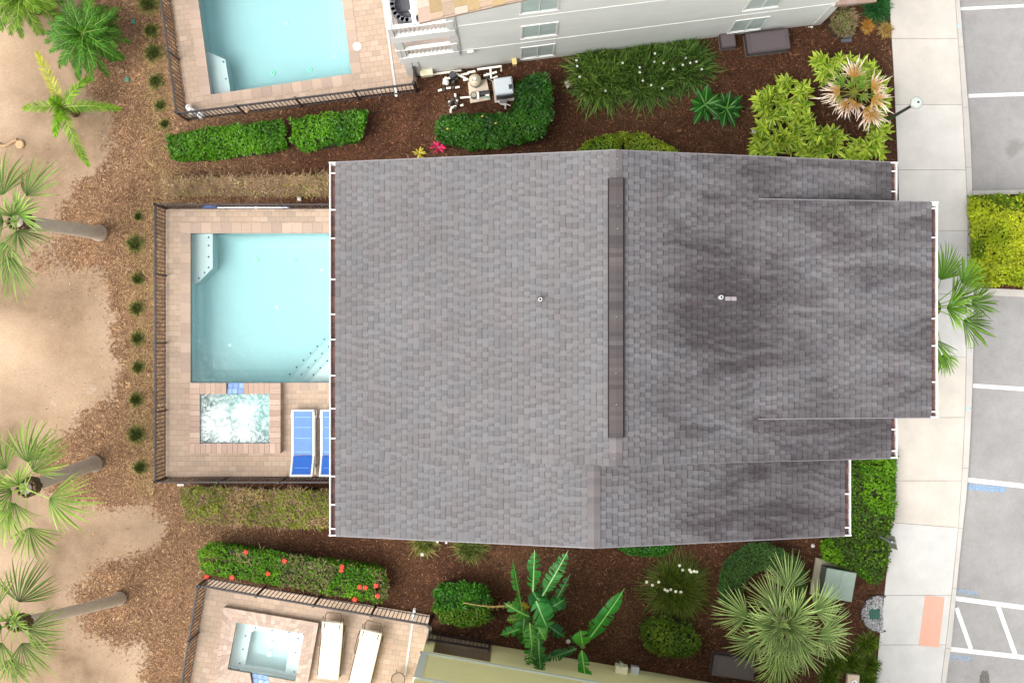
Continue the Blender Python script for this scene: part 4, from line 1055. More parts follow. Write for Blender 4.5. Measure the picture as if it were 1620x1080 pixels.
def blades(lm, c, n, Lr, wr, elev, col1, col2, droop=1.2, az=None, K=5, r0=.08, tip=None, base=None):
    """arching strap leaves from the clump centre"""
    c = np.asarray(c, float); a = rng.uniform(0, 2*np.pi, n) if az is None else az
    e = R(1)*rng.uniform(elev[0], elev[1], n); L = rng.uniform(*Lr, n)
    rr = np.sqrt(rng.random(n))*r0; ba = a+rng.normal(0, 1.6, n); b = c+np.stack([np.cos(ba)*rr, np.sin(ba)*rr, np.zeros(n)], -1)
    t = np.linspace(0, 1, K)
    hx = np.cos(e)[:, None]*t*L[:, None]; hz = np.sin(e)[:, None]*t*L[:, None]-droop*(t**2)[None]*L[:, None]*np.cos(e)[:, None]*.55
    a2 = a[:, None]+rng.normal(0, .25, n)[:, None]*t[None]
    P = b[:, None, :]+np.stack([np.cos(a2)*hx, np.sin(a2)*hx, hz], -1)
    P[..., 2] = np.maximum(P[..., 2], .02)
    S = np.stack([-np.sin(a), np.cos(a), rng.normal(0, .3, n)], -1)
    w = rng.uniform(*wr, n)[:, None]*np.array([.7, 1, .9, .6, .08][:K] if K == 5 else np.linspace(1, .1, K))[None]
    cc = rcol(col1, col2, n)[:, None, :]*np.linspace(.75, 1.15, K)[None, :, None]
    lm.ribbons(P, w, unit(S), cc)
def tuft(x, y, rpx, label, cat='grass tuft', col=((70, 96, 30), (116, 138, 62)), n=160, h=0., name='grass_tuft', group=None, elev=(25, 85), wr=(.005, .010), flowers=None, mat=LEAF, droop=1.3, dry=.25, fcol=(238, 238, 230), fr=.028):
    p = W(x, y); L = rpx/53; root = thing(name, tuple(p), label, cat, group); lm = LM()
    blades(lm, (0, 0, h), n, (L*.75, L*1.25), wr, elev, col[0], col[1], droop, r0=L*(.8 if name == 'lily_clump' else .5))
    if dry > 0: blades(lm, (0, 0, h), int(n*dry), (L*.8, L*1.3), wr, (8, 50), (168, 142, 96), (140, 116, 72), droop, r0=L*.3)
    lm.build('blades', mat, root)
    if flowers:
        for (fx, fy) in flowers:
            m = MB(); q = W(fx, fy, L*.75)-p; m.tube([(q.x*.3, q.y*.3, 0), (q.x, q.y, L*.75)], [.006, .005], 4, lin((96, 120, 60)), cap=False)
            for k in range(5): a = k*1.26; m.box((q.x+math.cos(a)*fr*.6, q.y+math.sin(a)*fr*.6, L*.75+.01), (fr*1.2, fr*.8, .008), a, lin(fcol))
            m.build('flower', DRY, root)
    return root
def fan(lm, hub, d, up, Rr, cin, cout, n=26, spread=R(105), droop=.35, wav=.09, join=.5, tipc=None, wf=1.0):
    hub = np.asarray(hub, float); d = unit(d); up = unit(up); s = unit(np.cross(d, up)); up = unit(np.cross(s, d))
    a = np.linspace(-spread, spread, n)+rng.normal(0, .02, n); K = 6; t = np.array([0, .25, .5, .72, .88, 1.0])
    D = np.cos(a)[:, None]*d+np.sin(a)[:, None]*s; L = Rr*(1-.28*(np.abs(a)/spread)**1.6)*rng.uniform(.9, 1.08, n)
    dd = droop*rng.uniform(.6, 1.5, n)
    P = hub+D[:, None, :]*(L[:, None]*t)[..., None]
    P[..., 2] -= (dd*L)[:, None]*(t**2.4)[None]*.8
    P += rng.normal(0, wav*.55, (n, 1, 3))*(L[:, None]*t**2.5)[..., None]
    S = np.cross(D, up); alt = np.where(np.arange(n) % 2 == 0, 1, -1)[:, None]*.45
    S = unit(S+up*alt)
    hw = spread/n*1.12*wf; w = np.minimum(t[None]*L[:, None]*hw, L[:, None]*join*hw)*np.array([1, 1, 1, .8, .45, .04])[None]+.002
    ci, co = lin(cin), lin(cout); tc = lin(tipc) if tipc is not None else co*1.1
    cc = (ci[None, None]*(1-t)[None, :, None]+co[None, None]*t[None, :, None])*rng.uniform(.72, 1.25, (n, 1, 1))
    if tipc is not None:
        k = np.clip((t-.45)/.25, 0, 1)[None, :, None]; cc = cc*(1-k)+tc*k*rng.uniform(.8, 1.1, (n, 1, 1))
    lm.ribbons(P, w, S, cc)
def fan_palm(x, y, cx, cy, h, Rl, Lp, label, nleaf=18, group=None, cin=(72, 104, 48), cout=(128, 158, 84), trunk_r=(.2, .15), elevs=(-30, 70), spread=R(100), lean=None, nseg=26, leaves=None, droop=.35, trunkcol=(184, 168, 152), boots=True, name='fan_palm', join=.5, lv=1.0):
    """(x,y) foot pixel, (cx,cy) crown pixel at height h"""
    b = W(x, y); t = W(cx, cy, h)-b; root = thing(name, tuple(b), label, 'palm tree', group)
    m = MB(); K = 64
    path = []; rad = []
    for i in range(K):
        s = i/(K-1); path.append(Vector((t.x*s**1.15, t.y*s**1.15, h*s))); rad.append((trunk_r[0]*(1-s)+trunk_r[1]*s)*(1+.045*(i % 2)+.02*math.sin(i*1.7))*(1+.25*max(0, .06-s)/.06))
    m.tube(path, rad, 16, lin(trunkcol)); m.build('trunk', TRUNK, root, smooth=True)
    if boots:
        m = MB()
        for k in range(60):
            a = k*2.4; zz = h-.75+k*.012; rr = trunk_r[1]+.03; q = t*((zz/h)**1.15)
            m.box((q.x+math.cos(a)*rr, q.y+math.sin(a)*rr, zz), (.05, .1, .2), a, lin((92, 74, 48))*random.uniform(.7, 1.3), M=Matrix.Rotation(a, 3, 'Z') @ Matrix.Rotation(.5, 3, 'Y'))
        m.build('leaf_bases', MATTE, root)
    lm = LM(); T = np.array(t)
    if leaves is None:
        leaves = [(k*137.5+rng.uniform(-15, 15), elevs[1]-(elevs[1]-elevs[0])*(k/(nleaf-1))**.8) for k in range(nleaf)]
    for lf in leaves:
        a, e = R(lf[0]), R(lf[1]); lp_ = Lp*(lf[2] if len(lf) > 2 else rng.uniform(.8, 1.15)); rl = Rl*rng.uniform(.88, 1.1)*(lf[3] if len(lf) > 3 else 1)
        D = np.array([math.cos(a)*math.cos(e), math.sin(a)*math.cos(e), math.sin(e)]); tt = np.linspace(0, 1, 6)
        Pp = T+D*(lp_*tt)[:, None]+np.array([0, 0, -1])*(lp_*.22*tt**2*math.cos(e))[:, None]
        s = unit(np.cross(D, [0, 0, 1.0001])); lm.ribbons(Pp[None], np.array([[.022, .018, .015, .012, .011, .01]]), s[None], (lin(cout)*1.05)[None, None])
        lm.ribbons(Pp[None]-[[[0, 0, .008]]], np.array([[.015, .013, .011, .01, .009, .008]]), unit(s+[0, 0, .8])[None], (lin(cout)*.9)[None, None])
        d2 = unit(Pp[-1]-Pp[-2]); upv = unit(np.cross(s, d2)); upv = upv if upv[2] > 0 else -upv
        upv = unit(upv+rng.normal(0, .25, 3))
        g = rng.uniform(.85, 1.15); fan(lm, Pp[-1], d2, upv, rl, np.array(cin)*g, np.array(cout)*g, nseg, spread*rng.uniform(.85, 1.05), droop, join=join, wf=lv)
    lm.build('crown', LEAF, root); return root
def frond(lm, P0, az, elev, L, droop, nl, ll, c1, c2, wl=.012, curl=0., K=10, vang=55, dropl=.25, rach=(150, 170, 90)):
    t = np.linspace(0, 1, 24); a = R(az)+curl*t
    dirx, diry = np.cos(a), np.sin(a); ds = L/23; e = R(elev)-droop*t
    x = np.concatenate([[0], np.cumsum(np.cos(e)[:-1]*dirx[:-1]*ds)]); y = np.concatenate([[0], np.cumsum(np.cos(e)[:-1]*diry[:-1]*ds)]); z = np.concatenate([[0], np.cumsum(np.sin(e)[:-1]*ds)])
    Pt = np.stack([x, y, z], -1)+np.asarray(P0, float)
    sd_ = unit(np.stack([-diry, dirx, np.zeros(24)], -1))
    lm.ribbons(Pt[None], (np.linspace(.02, .004, 24))[None], sd_[None], (lin(rach))[None, None])
    u = np.linspace(.10, .995, nl); 
    for sgn in (-1, 1):
        uu = u+rng.normal(0, .004, nl); bp = np.stack([np.interp(uu, t, Pt[:, k]) for k in range(3)], -1)
        au = np.interp(uu, t, a); eu = np.interp(uu, t, e)
        T = np.stack([np.cos(au)*np.cos(eu), np.sin(au)*np.cos(eu), np.sin(eu)], -1); Sd = np.stack([-np.sin(au), np.cos(au), np.zeros(nl)], -1)*sgn; U = np.cross(T, Sd)*sgn
        va = R(vang)*(1-.45*uu)+rng.normal(0, .08, nl)
        D = T*np.cos(va)[:, None]+Sd*np.sin(va)[:, None]+U*rng.uniform(.0, .45, nl)[:, None]; D = unit(D)
        l = ll*np.sin(np.clip(.25+uu*.72, 0, 1)*np.pi)**.6*rng.uniform(.85, 1.1, nl)
        q1 = bp+D*(l*.5)[:, None]; q2 = bp+D*l[:, None]; q1[:, 2] -= l*dropl*.25; q2[:, 2] -= l*dropl
        S = unit(np.cross(D, U)+U*.3); w = np.array([[wl*.7, wl, .001]]); cc = rcol(c1, c2, nl)[:, None]*np.array([.8, 1., 1.12])[None, :, None]
        lm.ribbons(np.stack([bp, q1, q2], 1), w, S, cc)
def feather_palm(x, y, h, label, specs, ll, c1, c2, trunk_r=.16, name='feather_palm', nl=46, wl=.014, spear=True, group=None):
    b = W(x, y); root = thing(name, tuple(b), label, 'palm tree', group)
    m = MB(); m.tube([(0, 0, 0), (0, 0, h*.5), (0, 0, h)], [trunk_r*1.2, trunk_r, trunk_r*.8], 14, lin((104, 84, 62))); m.build('trunk', TRUNK, root, smooth=True)
    lm = LM()
    for s in specs: frond(lm, (0, 0, h), s[0], s[1], s[2], s[3], nl, ll*rng.uniform(.9, 1.1), c1 if len(s) < 6 else s[5][0], c2 if len(s) < 6 else s[5][1], wl, s[4] if len(s) > 4 else 0)
    lm.build('crown', LEAF, root); return root
def big_leaf(lm, P0, az, elev, L, wd, droop, c1, mid, tears=.25, nseg=26, curl=0., roll=0.):
    """paddle leaf with a midrib, torn along the veins"""
    t = np.linspace(0, 1, nseg+1); a = R(az)+curl*t; e = R(elev)-droop*t; ds = L/nseg
    x = np.concatenate([[0], np.cumsum(np.cos(e)[:-1]*np.cos(a)[:-1]*ds)]); y = np.concatenate([[0], np.cumsum(np.cos(e)[:-1]*np.sin(a)[:-1]*ds)]); z = np.concatenate([[0], np.cumsum(np.sin(e)[:-1]*ds)])
    P = np.stack([x, y, z], -1)+np.asarray(P0, float)
    T = np.stack([np.cos(a)*np.cos(e), np.sin(a)*np.cos(e), np.sin(e)], -1); S = np.stack([-np.sin(a), np.cos(a), np.zeros(nseg+1)], -1); U = np.cross(T, S)
    S = unit(S*math.cos(roll)+U*math.sin(roll)); U = np.cross(T, S)
    lm.ribbons(P[None]+U[None]*.006, (np.linspace(.024, .006, nseg+1)*min(1, wd/.12))[None], S[None], (lin(mid))[None, None])
    prof = np.clip(np.sin(np.clip(t*1.06, 0, 1)*np.pi)**.45, 0, 1)*np.clip((1-t)*6, 0, 1)**.6
    for sg in (-1, 1):
        sag = 0; p0s = []; 
        q = []; cols_ = []; fold = rng.uniform(.15, .45)
        ang = 0
        for i in range(nseg):
            if rng.random() < tears*1.5: ang = rng.normal(0, .3); sag = rng.normal(0, .25); wk = rng.uniform(.8, 1.06)
            else: wk = 1
            o0 = T[i]*math.sin(.25+ang)+S[i]*sg*math.cos(.25+ang); o1 = T[i+1]*math.sin(.25+ang)+S[i+1]*sg*math.cos(.25+ang)
            wA, wB = wd*prof[i]*wk, wd*prof[i+1]*wk
            k = np.linspace(0, 1, 4)
            ra = P[i]+o0*(wA*k)[:, None]+U[i]*((fold*k-(fold+.25+sag)*k**2)*wA)[:, None]
            rb_ = P[i+1]+o1*(wB*k)[:, None]+U[i+1]*((fold*k-(fold+.25+sag)*k**2)*wB)[:, None]
            q.append((ra, rb_)); cols_.append(lin(c1)*rng.uniform(.82, 1.16))
        V = np.concatenate([np.stack([r_, r2_], 1).reshape(-1, 3) for r_, r2_ in q]); c = np.repeat(np.array(cols_), 8, 0)
        b0 = (np.arange(nseg)*8)[:, None]+(np.arange(3)*2)[None]
        F = np.stack([b0, b0+1, b0+3, b0+2], -1).reshape(-1, 4)+lm.n
        lm.V.append(V); lm.Cc.append(c); lm.F.append(F); lm.n += len(V)

# ============================================================ HEDGES AND SHRUBS
G1 = ((34, 84, 6), (84, 134, 18)); 
hedge('hedge', [(262, 214), (330, 203), (400, 194), (446, 188), (452, 200), (448, 215), (456, 230), (420, 240), (330, 250), (266, 251)], 1.0, 'bright clipped hedge, left half of the pair along the top pool fence', 'hedge', G1, 1100, .075, GLOSS)
hedge('hedge', [(458, 188), (520, 180), (578, 174), (583, 182), (574, 205), (568, 222), (520, 230), (470, 238), (456, 222), (463, 205)], 1.0, 'bright clipped hedge, right half of the pair along the top pool fence', 'hedge', G1, 1100, .075, GLOSS, gaps=.18)
hedge('hedge', [(690, 192), (700, 183), (760, 180), (806, 178), (818, 168), (822, 124), (862, 117), (872, 135), (874, 180), (866, 212), (845, 222), (800, 230), (745, 236), (715, 228), (692, 222)], 1.1, 'dark clipped hedge shaped like an L around the pool equipment', 'hedge', ((22, 66, 12), (62, 112, 28)), 1200, .075, GLOSS, core=(24, 36, 16), flowers=([(784, 195), (763, 184), (708, 204)], (226, 190, 90), .03))
hedge('dry_hedge', [(250, 288), (262, 281), (400, 278), (548, 275), (548, 308), (400, 310), (262, 308)], .6, 'thin dried-out hedge of bare grey twigs above the middle pool', 'hedge', ((120, 120, 52), (150, 136, 92), (168, 148, 112)), 330, .055, DRY, gaps=.3, twigs=1100, core=(120, 98, 74), rough=.08)
hedge('dry_hedge', [(280, 776), (300, 771), (420, 774), (548, 778), (548, 838), (440, 834), (340, 830), (290, 822)], .7, 'patchy yellow-green hedge with brown twigs below the middle pool fence', 'hedge', ((74, 96, 20), (128, 138, 44), (150, 128, 84)), 620, .065, LEAF, gaps=.2, twigs=600, core=(84, 66, 42), rough=.07)
hedge('hibiscus_hedge', [(312, 872), (330, 861), (400, 869), (500, 884), (600, 900), (613, 910), (613, 948), (600, 954), (520, 940), (430, 924), (350, 912), (316, 904)], 1.0, 'loose hibiscus hedge dotted with red flowers above the lower pool', 'hedge', ((44, 92, 8), (96, 140, 20), (104, 104, 62)), 800, .08, LEAF, gaps=.22, rough=.09, twigs=120,
      flowers=([(450, 887), (424, 907), (540, 902), (569, 928), (578, 929), (595, 926), (561, 948), (389, 873), (367, 913), (327, 912), (597, 942), (541, 896)], (226, 70, 60), .07))
hedge('hedge', [(684, 936), (692, 926), (730, 922), (766, 928), (778, 945), (777, 980), (765, 990), (735, 992), (700, 984), (686, 966)], 1.1, 'block-shaped bright shrub by the recess of the yellow house', 'shrub', ((24, 78, 8), (66, 124, 16), (92, 122, 24)), 1100, .07, GLOSS)
hedge('round_shrub', [(914, 236), (925, 222), (945, 213), (984, 208), (984, 262), (914, 262)], 1.1, 'yellow-green clipped shrub left half of the dome by the north roof edge', 'shrub', ((70, 112, 20), (150, 170, 40)), 1200, .055, GLOSS, dome=.2)
hedge('round_shrub', [(987, 208), (1020, 210), (1050, 222), (1080, 240), (1084, 262), (987, 262)], 1.1, 'speckled lime shrub, right half of the dome by the north roof edge', 'shrub', ((84, 122, 22), (176, 190, 52)), 1200, .055, GLOSS, dome=.2)
hedge('round_shrub', [(970, 850), (1072, 850), (1068, 868), (1050, 880), (1020, 884), (992, 878), (974, 868)], .9, 'small green shrub half hidden by the south roof edge', 'shrub', ((32, 92, 20), (70, 134, 40)), 1200, .055, GLOSS, dome=.2)
hedge('round_shrub', [(1012, 1000), (1022, 984), (1045, 979), (1075, 984), (1100, 1000), (1112, 1014), (1108, 1034), (1085, 1044), (1050, 1042), (1022, 1028)], .9, 'rounded olive-green shrub in the dark mulch below the flowering tuft', 'shrub', ((50, 84, 22), (118, 142, 40)), 800, .08, LEAF, dome=.35, gaps=.16, rough=.09)
ringo = [(1207+71*math.cos(a), 928-69*math.sin(a)) for a in np.linspace(0, 2*math.pi, 28, endpoint=False)]; ringi = [(1212+36*math.cos(a), 940-38*math.sin(a)) for a in np.linspace(0, 2*math.pi, 20, endpoint=False)]
hedge('ring_hedge', ringo, .8, 'fine-leaved dark green hedge ring round the foot of the silver palm', 'hedge', ((40, 74, 30), (74, 112, 52)), 2100, .045, LEAF, holes=[ringi], rough=.035, gaps=.02)
hedge('ground_cover_hedge', [(1347, 722), (1420, 720), (1419, 780), (1411, 840), (1407, 890), (1400, 915), (1385, 925), (1368, 918), (1350, 902), (1320, 893), (1298, 886), (1300, 862), (1316, 846), (1330, 838), (1347, 838)], .55, 'broad bright leafy hedge between the roof and the sidewalk', 'hedge', ((46, 94, 8), (112, 156, 22), (62, 84, 24)), 900, .085, LEAF, gaps=.2, rough=.1)
hedge('island_hedge', [(1537, 311), (1580, 309), (1700, 306), (1700, 460), (1600, 452), (1545, 449), (1538, 420)], .6, 'lime-yellow leafy hedge filling the island in the parking lot', 'hedge', ((112, 134, 12), (176, 182, 40), (92, 122, 20)), 950, .095, LEAF, gaps=.16, rough=.1)
hedge('dry_shrub', [(1316, 22), (1330, 10), (1352, 12), (1360, 30), (1356, 48), (1340, 58), (1322, 50), (1315, 36)], .8, 'olive-brown thinning shrub beside the porch of the white house', 'shrub', ((78, 84, 44), (116, 118, 74), (130, 104, 70)), 900, .06, DRY, dome=.25, twigs=500, core=(70, 56, 40))

# grass tufts along the middle deck fence
for (x, y, r_, lab) in [(219, 343, 8, 'small dark grass tuft, first from the top along the middle deck fence'), (214, 387, 15, 'wide green grass tuft, second from the top along the middle deck fence'),
        (218, 441, 11, 'grass tuft, third from the top along the middle deck fence'), (217, 488, 13, 'grass tuft with straw at its foot, fourth along the middle deck fence'),
        (218, 535, 12, 'round dark grass tuft, fifth along the middle deck fence'), (219, 581, 11, 'narrow grass tuft, sixth along the middle deck fence'),
        (216, 632, 12, 'grass tuft, seventh from the top along the middle deck fence'), (216, 687, 16, 'large loose grass tuft, eighth along the middle deck fence'),
        (222, 739, 12, 'grass tuft at the lower corner of the middle deck fence'),
        (254, 168, 10, 'dark grass tuft beside the top deck fence, near its corner post'), (261, 197, 9, 'lowest dark grass tuft beside the top deck fence corner'),
        (247, 130, 13, 'olive grass tuft beside the top deck fence, halfway up'), (243, 85, 16, 'spreading grass tuft between the feathery palm and the top fence'),
        (240, 50, 13, 'grass tuft right of the feathery palm crown, second from the top edge'), (236, 8, 18, 'pale grass tuft at the top edge beside the top deck fence')]:
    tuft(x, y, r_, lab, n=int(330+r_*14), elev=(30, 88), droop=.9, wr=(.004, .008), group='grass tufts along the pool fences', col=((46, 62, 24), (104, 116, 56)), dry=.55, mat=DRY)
# strap-leaved clumps
tuft(950, 122, 44, 'big strap-leaved clump at the left end of the row by the white wall', 'clump', ((36, 70, 18), (122, 152, 66)), 1300, name='lily_clump', wr=(.012, .021), elev=(20, 80), group='lily clumps by the white wall', dry=.06, flowers=[(913, 105), (917, 122), (912, 96), (958, 144), (985, 100)])
tuft(1022, 118, 44, 'middle strap-leaved clump by the white wall, dotted with white flowers', 'clump', ((30, 62, 18), (114, 146, 64)), 1300, name='lily_clump', wr=(.012, .021), elev=(20, 80), group='lily clumps by the white wall', dry=.04, flowers=[(1012, 107), (1017, 128), (1036, 85), (1050, 100), (1035, 98), (1012, 115), (1065, 110), (1030, 135), (1048, 140)])
tuft(1084, 103, 38, 'smaller right-hand strap-leaved clump by the white wall', 'clump', ((30, 64, 18), (112, 146, 64)), 1000, name='lily_clump', wr=(.012, .02), elev=(20, 80), group='lily clumps by the white wall', dry=.06, flowers=[(1080, 103), (1092, 100), (1102, 98), (1110, 110), (1085, 92)])
tuft(1068, 930, 50, 'domed strap-leaved tuft with clusters of white flowers below the roof', 'clump', ((46, 70, 16), (112, 130, 46)), 1500, name='flowering_tuft', wr=(.006, .011), elev=(15, 80), dry=.08, flowers=[(1075, 894), (1091, 901), (1093, 904), (1098, 903), (1102, 904), (1023, 920), (1032, 925), (1042, 920), (1052, 932), (1056, 934), (1061, 932), (1069, 935), (1077, 936), (1080, 901)], fcol=(250, 248, 225), fr=.035)
tuft(672, 856, 26, 'yellowing grass clump poking out under the roof, left one', 'clump', ((74, 88, 28), (136, 146, 70)), 300, name='grass_clump', wr=(.007, .012), dry=.4, flowers=[(692, 857)])
tuft(745, 862, 30, 'green grass clump poking out under the roof, right one', 'clump', ((58, 78, 24), (120, 136, 64)), 420, name='grass_clump', wr=(.007, .012), dry=.3, flowers=[(706, 858)])
tuft(1388, 14, 24, 'dense dark green tuft at the top edge beside the sidewalk', 'clump', ((22, 74, 34), (66, 124, 62)), 520, name='grass_clump', wr=(.008, .012), elev=(15, 80), dry=0)
tuft(1372, 42, 12, 'orange-brown withered tuft below the dark green one', 'clump', ((170, 116, 40), (200, 150, 66)), 200, name='withered_tuft', dry=.4, mat=DRY)
tuft(1402, 48, 13, 'pale yellow withered tuft touching the sidewalk edge', 'clump', ((160, 128, 60), (190, 160, 90)), 180, name='withered_tuft', dry=.6, mat=DRY)
for x, y, r_, lab in ((1372, 1017, 19, 'spiky bright green shrublet nearest the gravel circle'), (1348, 1046, 18, 'spiky green shrublet left of the concrete plinth'), (1322, 1050, 16, 'spiky dark shrublet under the lower fronds of the silver palm'),
                      (1376, 1052, 18, 'spiky green shrublet between the plinth and the sidewalk'), (1312, 1070, 17, 'spiky green shrublet lowest left of the corner group'), (1372, 1078, 18, 'spiky green shrublet at the bottom edge beside the sidewalk')):
    tuft(x, y, r_, lab, 'shrub', ((34, 78, 20), (118, 140, 40)), 420, name='spiky_shrub', wr=(.007, .012), elev=(10, 85), droop=.6, dry=.08, group='spiky shrublets in the lower right corner')

# broad-leaved rosettes by the white wall
def rosette(x, y, h, label, leaves, cat, c1, mid, wd, name, tears=.05, mat=GLOSS, group=None):
    p = W(x, y); root = thing(name, tuple(p), label, cat, group); lm = LM()
    for lf in leaves+[(q[0]+rng.uniform(15, 40), q[1]-rng.uniform(8, 22), q[2]*rng.uniform(.8, 1.1), q[3]) for q in leaves if wd > .1][::2]: lf = (lf[0]+rng.uniform(-14, 14), lf[1]+rng.uniform(-8, 8), lf[2]*rng.uniform(.85, 1.15))+tuple(lf[3:]); big_leaf(lm, (lf[4] if len(lf) > 4 else 0, lf[5] if len(lf) > 5 else 0, h*rng.uniform(.5, 1)), lf[0], lf[1], lf[2], wd*lf[3], rng.uniform(.5, 1.1), np.array(c1)*rng.uniform(.85, 1.15), mid, tears, 14)
    m = MB(); m.tube([(0, 0, 0), (0, 0, h*.6), (0, 0, h)], [.05, .04, .03], 8, lin((80, 110, 50))); m.build('stem', PLAIN, root)
    lm.build('leaves', mat, root); return root
rosette(1112, 170, .5, 'broad-leaved dark green plant, left one of the touching pair', [(100, 55, .6, 1), (150, 45, .5, 1), (200, 35, .5, .9), (245, 40, .65, 1), (290, 35, .55, .9), (60, 45, .6, 1), (10, 40, .55, 1), (270, 60, .4, .9)], 'plant', (34, 94, 20), (104, 160, 70), .12, 'broadleaf_plant')
rosette(1146, 176, .5, 'broad-leaved dark green plant, right one of the touching pair', [(90, 45, .55, 1), (40, 40, .55, 1), (355, 35, .55, 1), (320, 35, .5, .9), (250, 40, .65, 1), (225, 40, .55, .9), (180, 45, .55, 1), (20, 60, .4, .9), (120, 45, .5, .9)], 'plant', (28, 84, 18), (104, 160, 70), .12, 'broadleaf_plant')
rosette(694, 234, .15, 'bright pink spiky bromeliad at the left end of the dark hedge', [(k*33, 35+20*(k % 2), .26, 1) for k in range(12)], 'plant', (214, 36, 96), (240, 110, 150), .032, 'bromeliad')
rosette(664, 243, .12, 'yellow-green bromeliad tucked under the roof edge', [(k*40, 30+20*(k % 2), .22, 1) for k in range(10)], 'plant', (176, 160, 50), (200, 190, 90), .03, 'bromeliad')

# shell ginger bed around the dying palm
def ginger(points, label, h=1.0):
    points = list(points)+[(x+rng.uniform(-11, 11), y+rng.uniform(-9, 9)) for x, y in points for _ in range(2)]
    c = np.mean(points, 0); p = W(c[0], c[1]); root = thing('shell_ginger', tuple(p), label, 'plant', 'shell ginger clumps around the brown palm'); lm = LM(); m = MB()
    for (x, y) in points:
        hh = h*rng.uniform(.75, 1.15); q = W(x, y, hh)-p; az = rng.uniform(0, 360); out = math.degrees(math.atan2(q.y, q.x)); tilt = R(rng.uniform(15, 35)); an_ = R(out+rng.uniform(-60, 60))
        axis = np.array([math.cos(an_)*math.sin(tilt), math.sin(an_)*math.sin(tilt), math.cos(tilt)])
        base = np.array(q)-axis*.45; m.tube([(q.x*.6, q.y*.6, 0), tuple(base)], [.014, .01], 5, lin((96, 130, 50)), cap=False)
        e1 = unit(np.cross(axis, [0, 1, .1])); e2 = np.cross(axis, e1)
        nl = int(rng.integers(10, 14)); k = np.arange(nl); a = k*2.6+rng.uniform(0, 6); f = k/nl
        P = base+axis*(.45*f)[:, None]; D = unit(axis*(.35+.9*f)[:, None]+e1*np.cos(a)[:, None]+e2*np.sin(a)[:, None]); Nn = unit(axis-D*np.sum(axis*D, 1, keepdims=True)+rng.normal(0, .15, (nl, 3)))
        L = rng.uniform(.3, .46, nl)*(1-.25*f); t = np.linspace(0, 1, 6); Pp = P[:, None]+D[:, None]*(L[:, None]*t)[..., None]; Pp[..., 2] -= (L[:, None]*t**2)*.22
        S = unit(np.cross(D, Nn)); w = (L*.14)[:, None]*np.array([.25, .85, 1, .85, .5, .03])[None]
        g = rcol((86, 134, 16), (184, 206, 60), nl)[:, None]*np.ones((1, 6, 1))
        lm.ribbons(Pp-Nn[:, None]*.004, w*1.0, S, g*1.0)
        ycol = rcol((206, 214, 90), (232, 230, 140), nl)[:, None]*np.ones((1, 6, 1)); side = S[:, None]*(w*.55)[..., None]
        lm.ribbons(Pp+side+Nn[:, None]*.003, w*.22, S, ycol)
    m.build('stems', PLAIN, root); lm.build('leaves', LEAF, root)
ginger([(1213, 150), (1208, 172), (1232, 140), (1222, 190), (1240, 165), (1203, 160)], 'variegated shell ginger at the far left of the ginger bed')
ginger([(1262, 148), (1273, 135), (1240, 128), (1250, 175), (1268, 165)], 'variegated shell ginger above left of the brown palm, the sparser one')
ginger([(1292, 100), (1330, 98), (1318, 108), (1350, 95), (1362, 108), (1300, 118)], 'pale variegated shell ginger topmost in the bed')
ginger([(1362, 122), (1385, 120), (1392, 140), (1375, 128), (1398, 160), (1394, 180), (1378, 105), (1390, 210)], 'variegated shell ginger between the brown palm and the sidewalk')
ginger([(1208, 205), (1225, 225), (1205, 235), (1240, 208), (1248, 228), (1222, 244), (1196, 225), (1262, 200), (1265, 222)], 'big shell ginger by the roof edge, leftmost of the lower row')
ginger([(1278, 190), (1268, 186), (1285, 205), (1300, 215), (1315, 205), (1290, 232), (1318, 232), (1275, 245), (1303, 245), (1330, 222)], 'shell ginger by the roof edge, in the middle of the lower row')
ginger([(1350, 232), (1372, 235), (1388, 235), (1362, 248), (1340, 245), (1384, 218), (1395, 200)], 'shell ginger by the roof edge, nearest the lamp post')

# ============================================================ PALMS
PL1 = [(65, 22, 1.05), (112, 25, 1.1), (35, 62, .6), (-58, 55, .75), (-98, 12, 1.3), (145, 30, 1), (180, 20, 1.1), (215, 30, 1), (250, 35, 1), (85, 72, .5), (190, 60, .6)]
PL2 = [(80, 28, 1.05), (58, 34, .85), (-22, 18, .95), (-112, 50, .75), (-86, 8, 1.35), (128, 30, 1), (160, 20, 1.1), (200, 30, 1), (238, 22, 1), (110, 70, .5), (190, 60, .6)]
PL3 = [(72, 24, .95), (-12, 35, .8), (-62, 28, .9), (-95, 10, 1.4), (120, 28, 1), (155, 20, 1.1), (200, 30, 1), (245, 35, .9), (100, 72, .5), (30, 66, .5), (190, 60, .6)]
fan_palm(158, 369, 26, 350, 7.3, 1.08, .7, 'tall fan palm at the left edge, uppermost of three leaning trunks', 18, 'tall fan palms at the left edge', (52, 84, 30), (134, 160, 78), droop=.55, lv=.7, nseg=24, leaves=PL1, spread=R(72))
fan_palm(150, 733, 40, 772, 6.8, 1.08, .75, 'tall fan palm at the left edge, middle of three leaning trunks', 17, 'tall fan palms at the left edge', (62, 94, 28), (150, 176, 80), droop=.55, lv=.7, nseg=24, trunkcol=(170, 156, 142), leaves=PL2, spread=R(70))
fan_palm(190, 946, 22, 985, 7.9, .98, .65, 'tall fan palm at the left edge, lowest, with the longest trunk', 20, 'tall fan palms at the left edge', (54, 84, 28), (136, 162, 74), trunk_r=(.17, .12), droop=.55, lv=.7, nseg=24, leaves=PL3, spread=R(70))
lv8 = [(72, 22, .95), (40, 20, 1.25), (6, 16, 1.3), (-24, 20, 1.1), (22, 45, .8), (-74, 10, 1.55, .7), (110, 30, 1), (150, 30, 1), (190, 20, 1), (230, 20, 1), (270, 20, 1.0), (-5, 60, .7)]
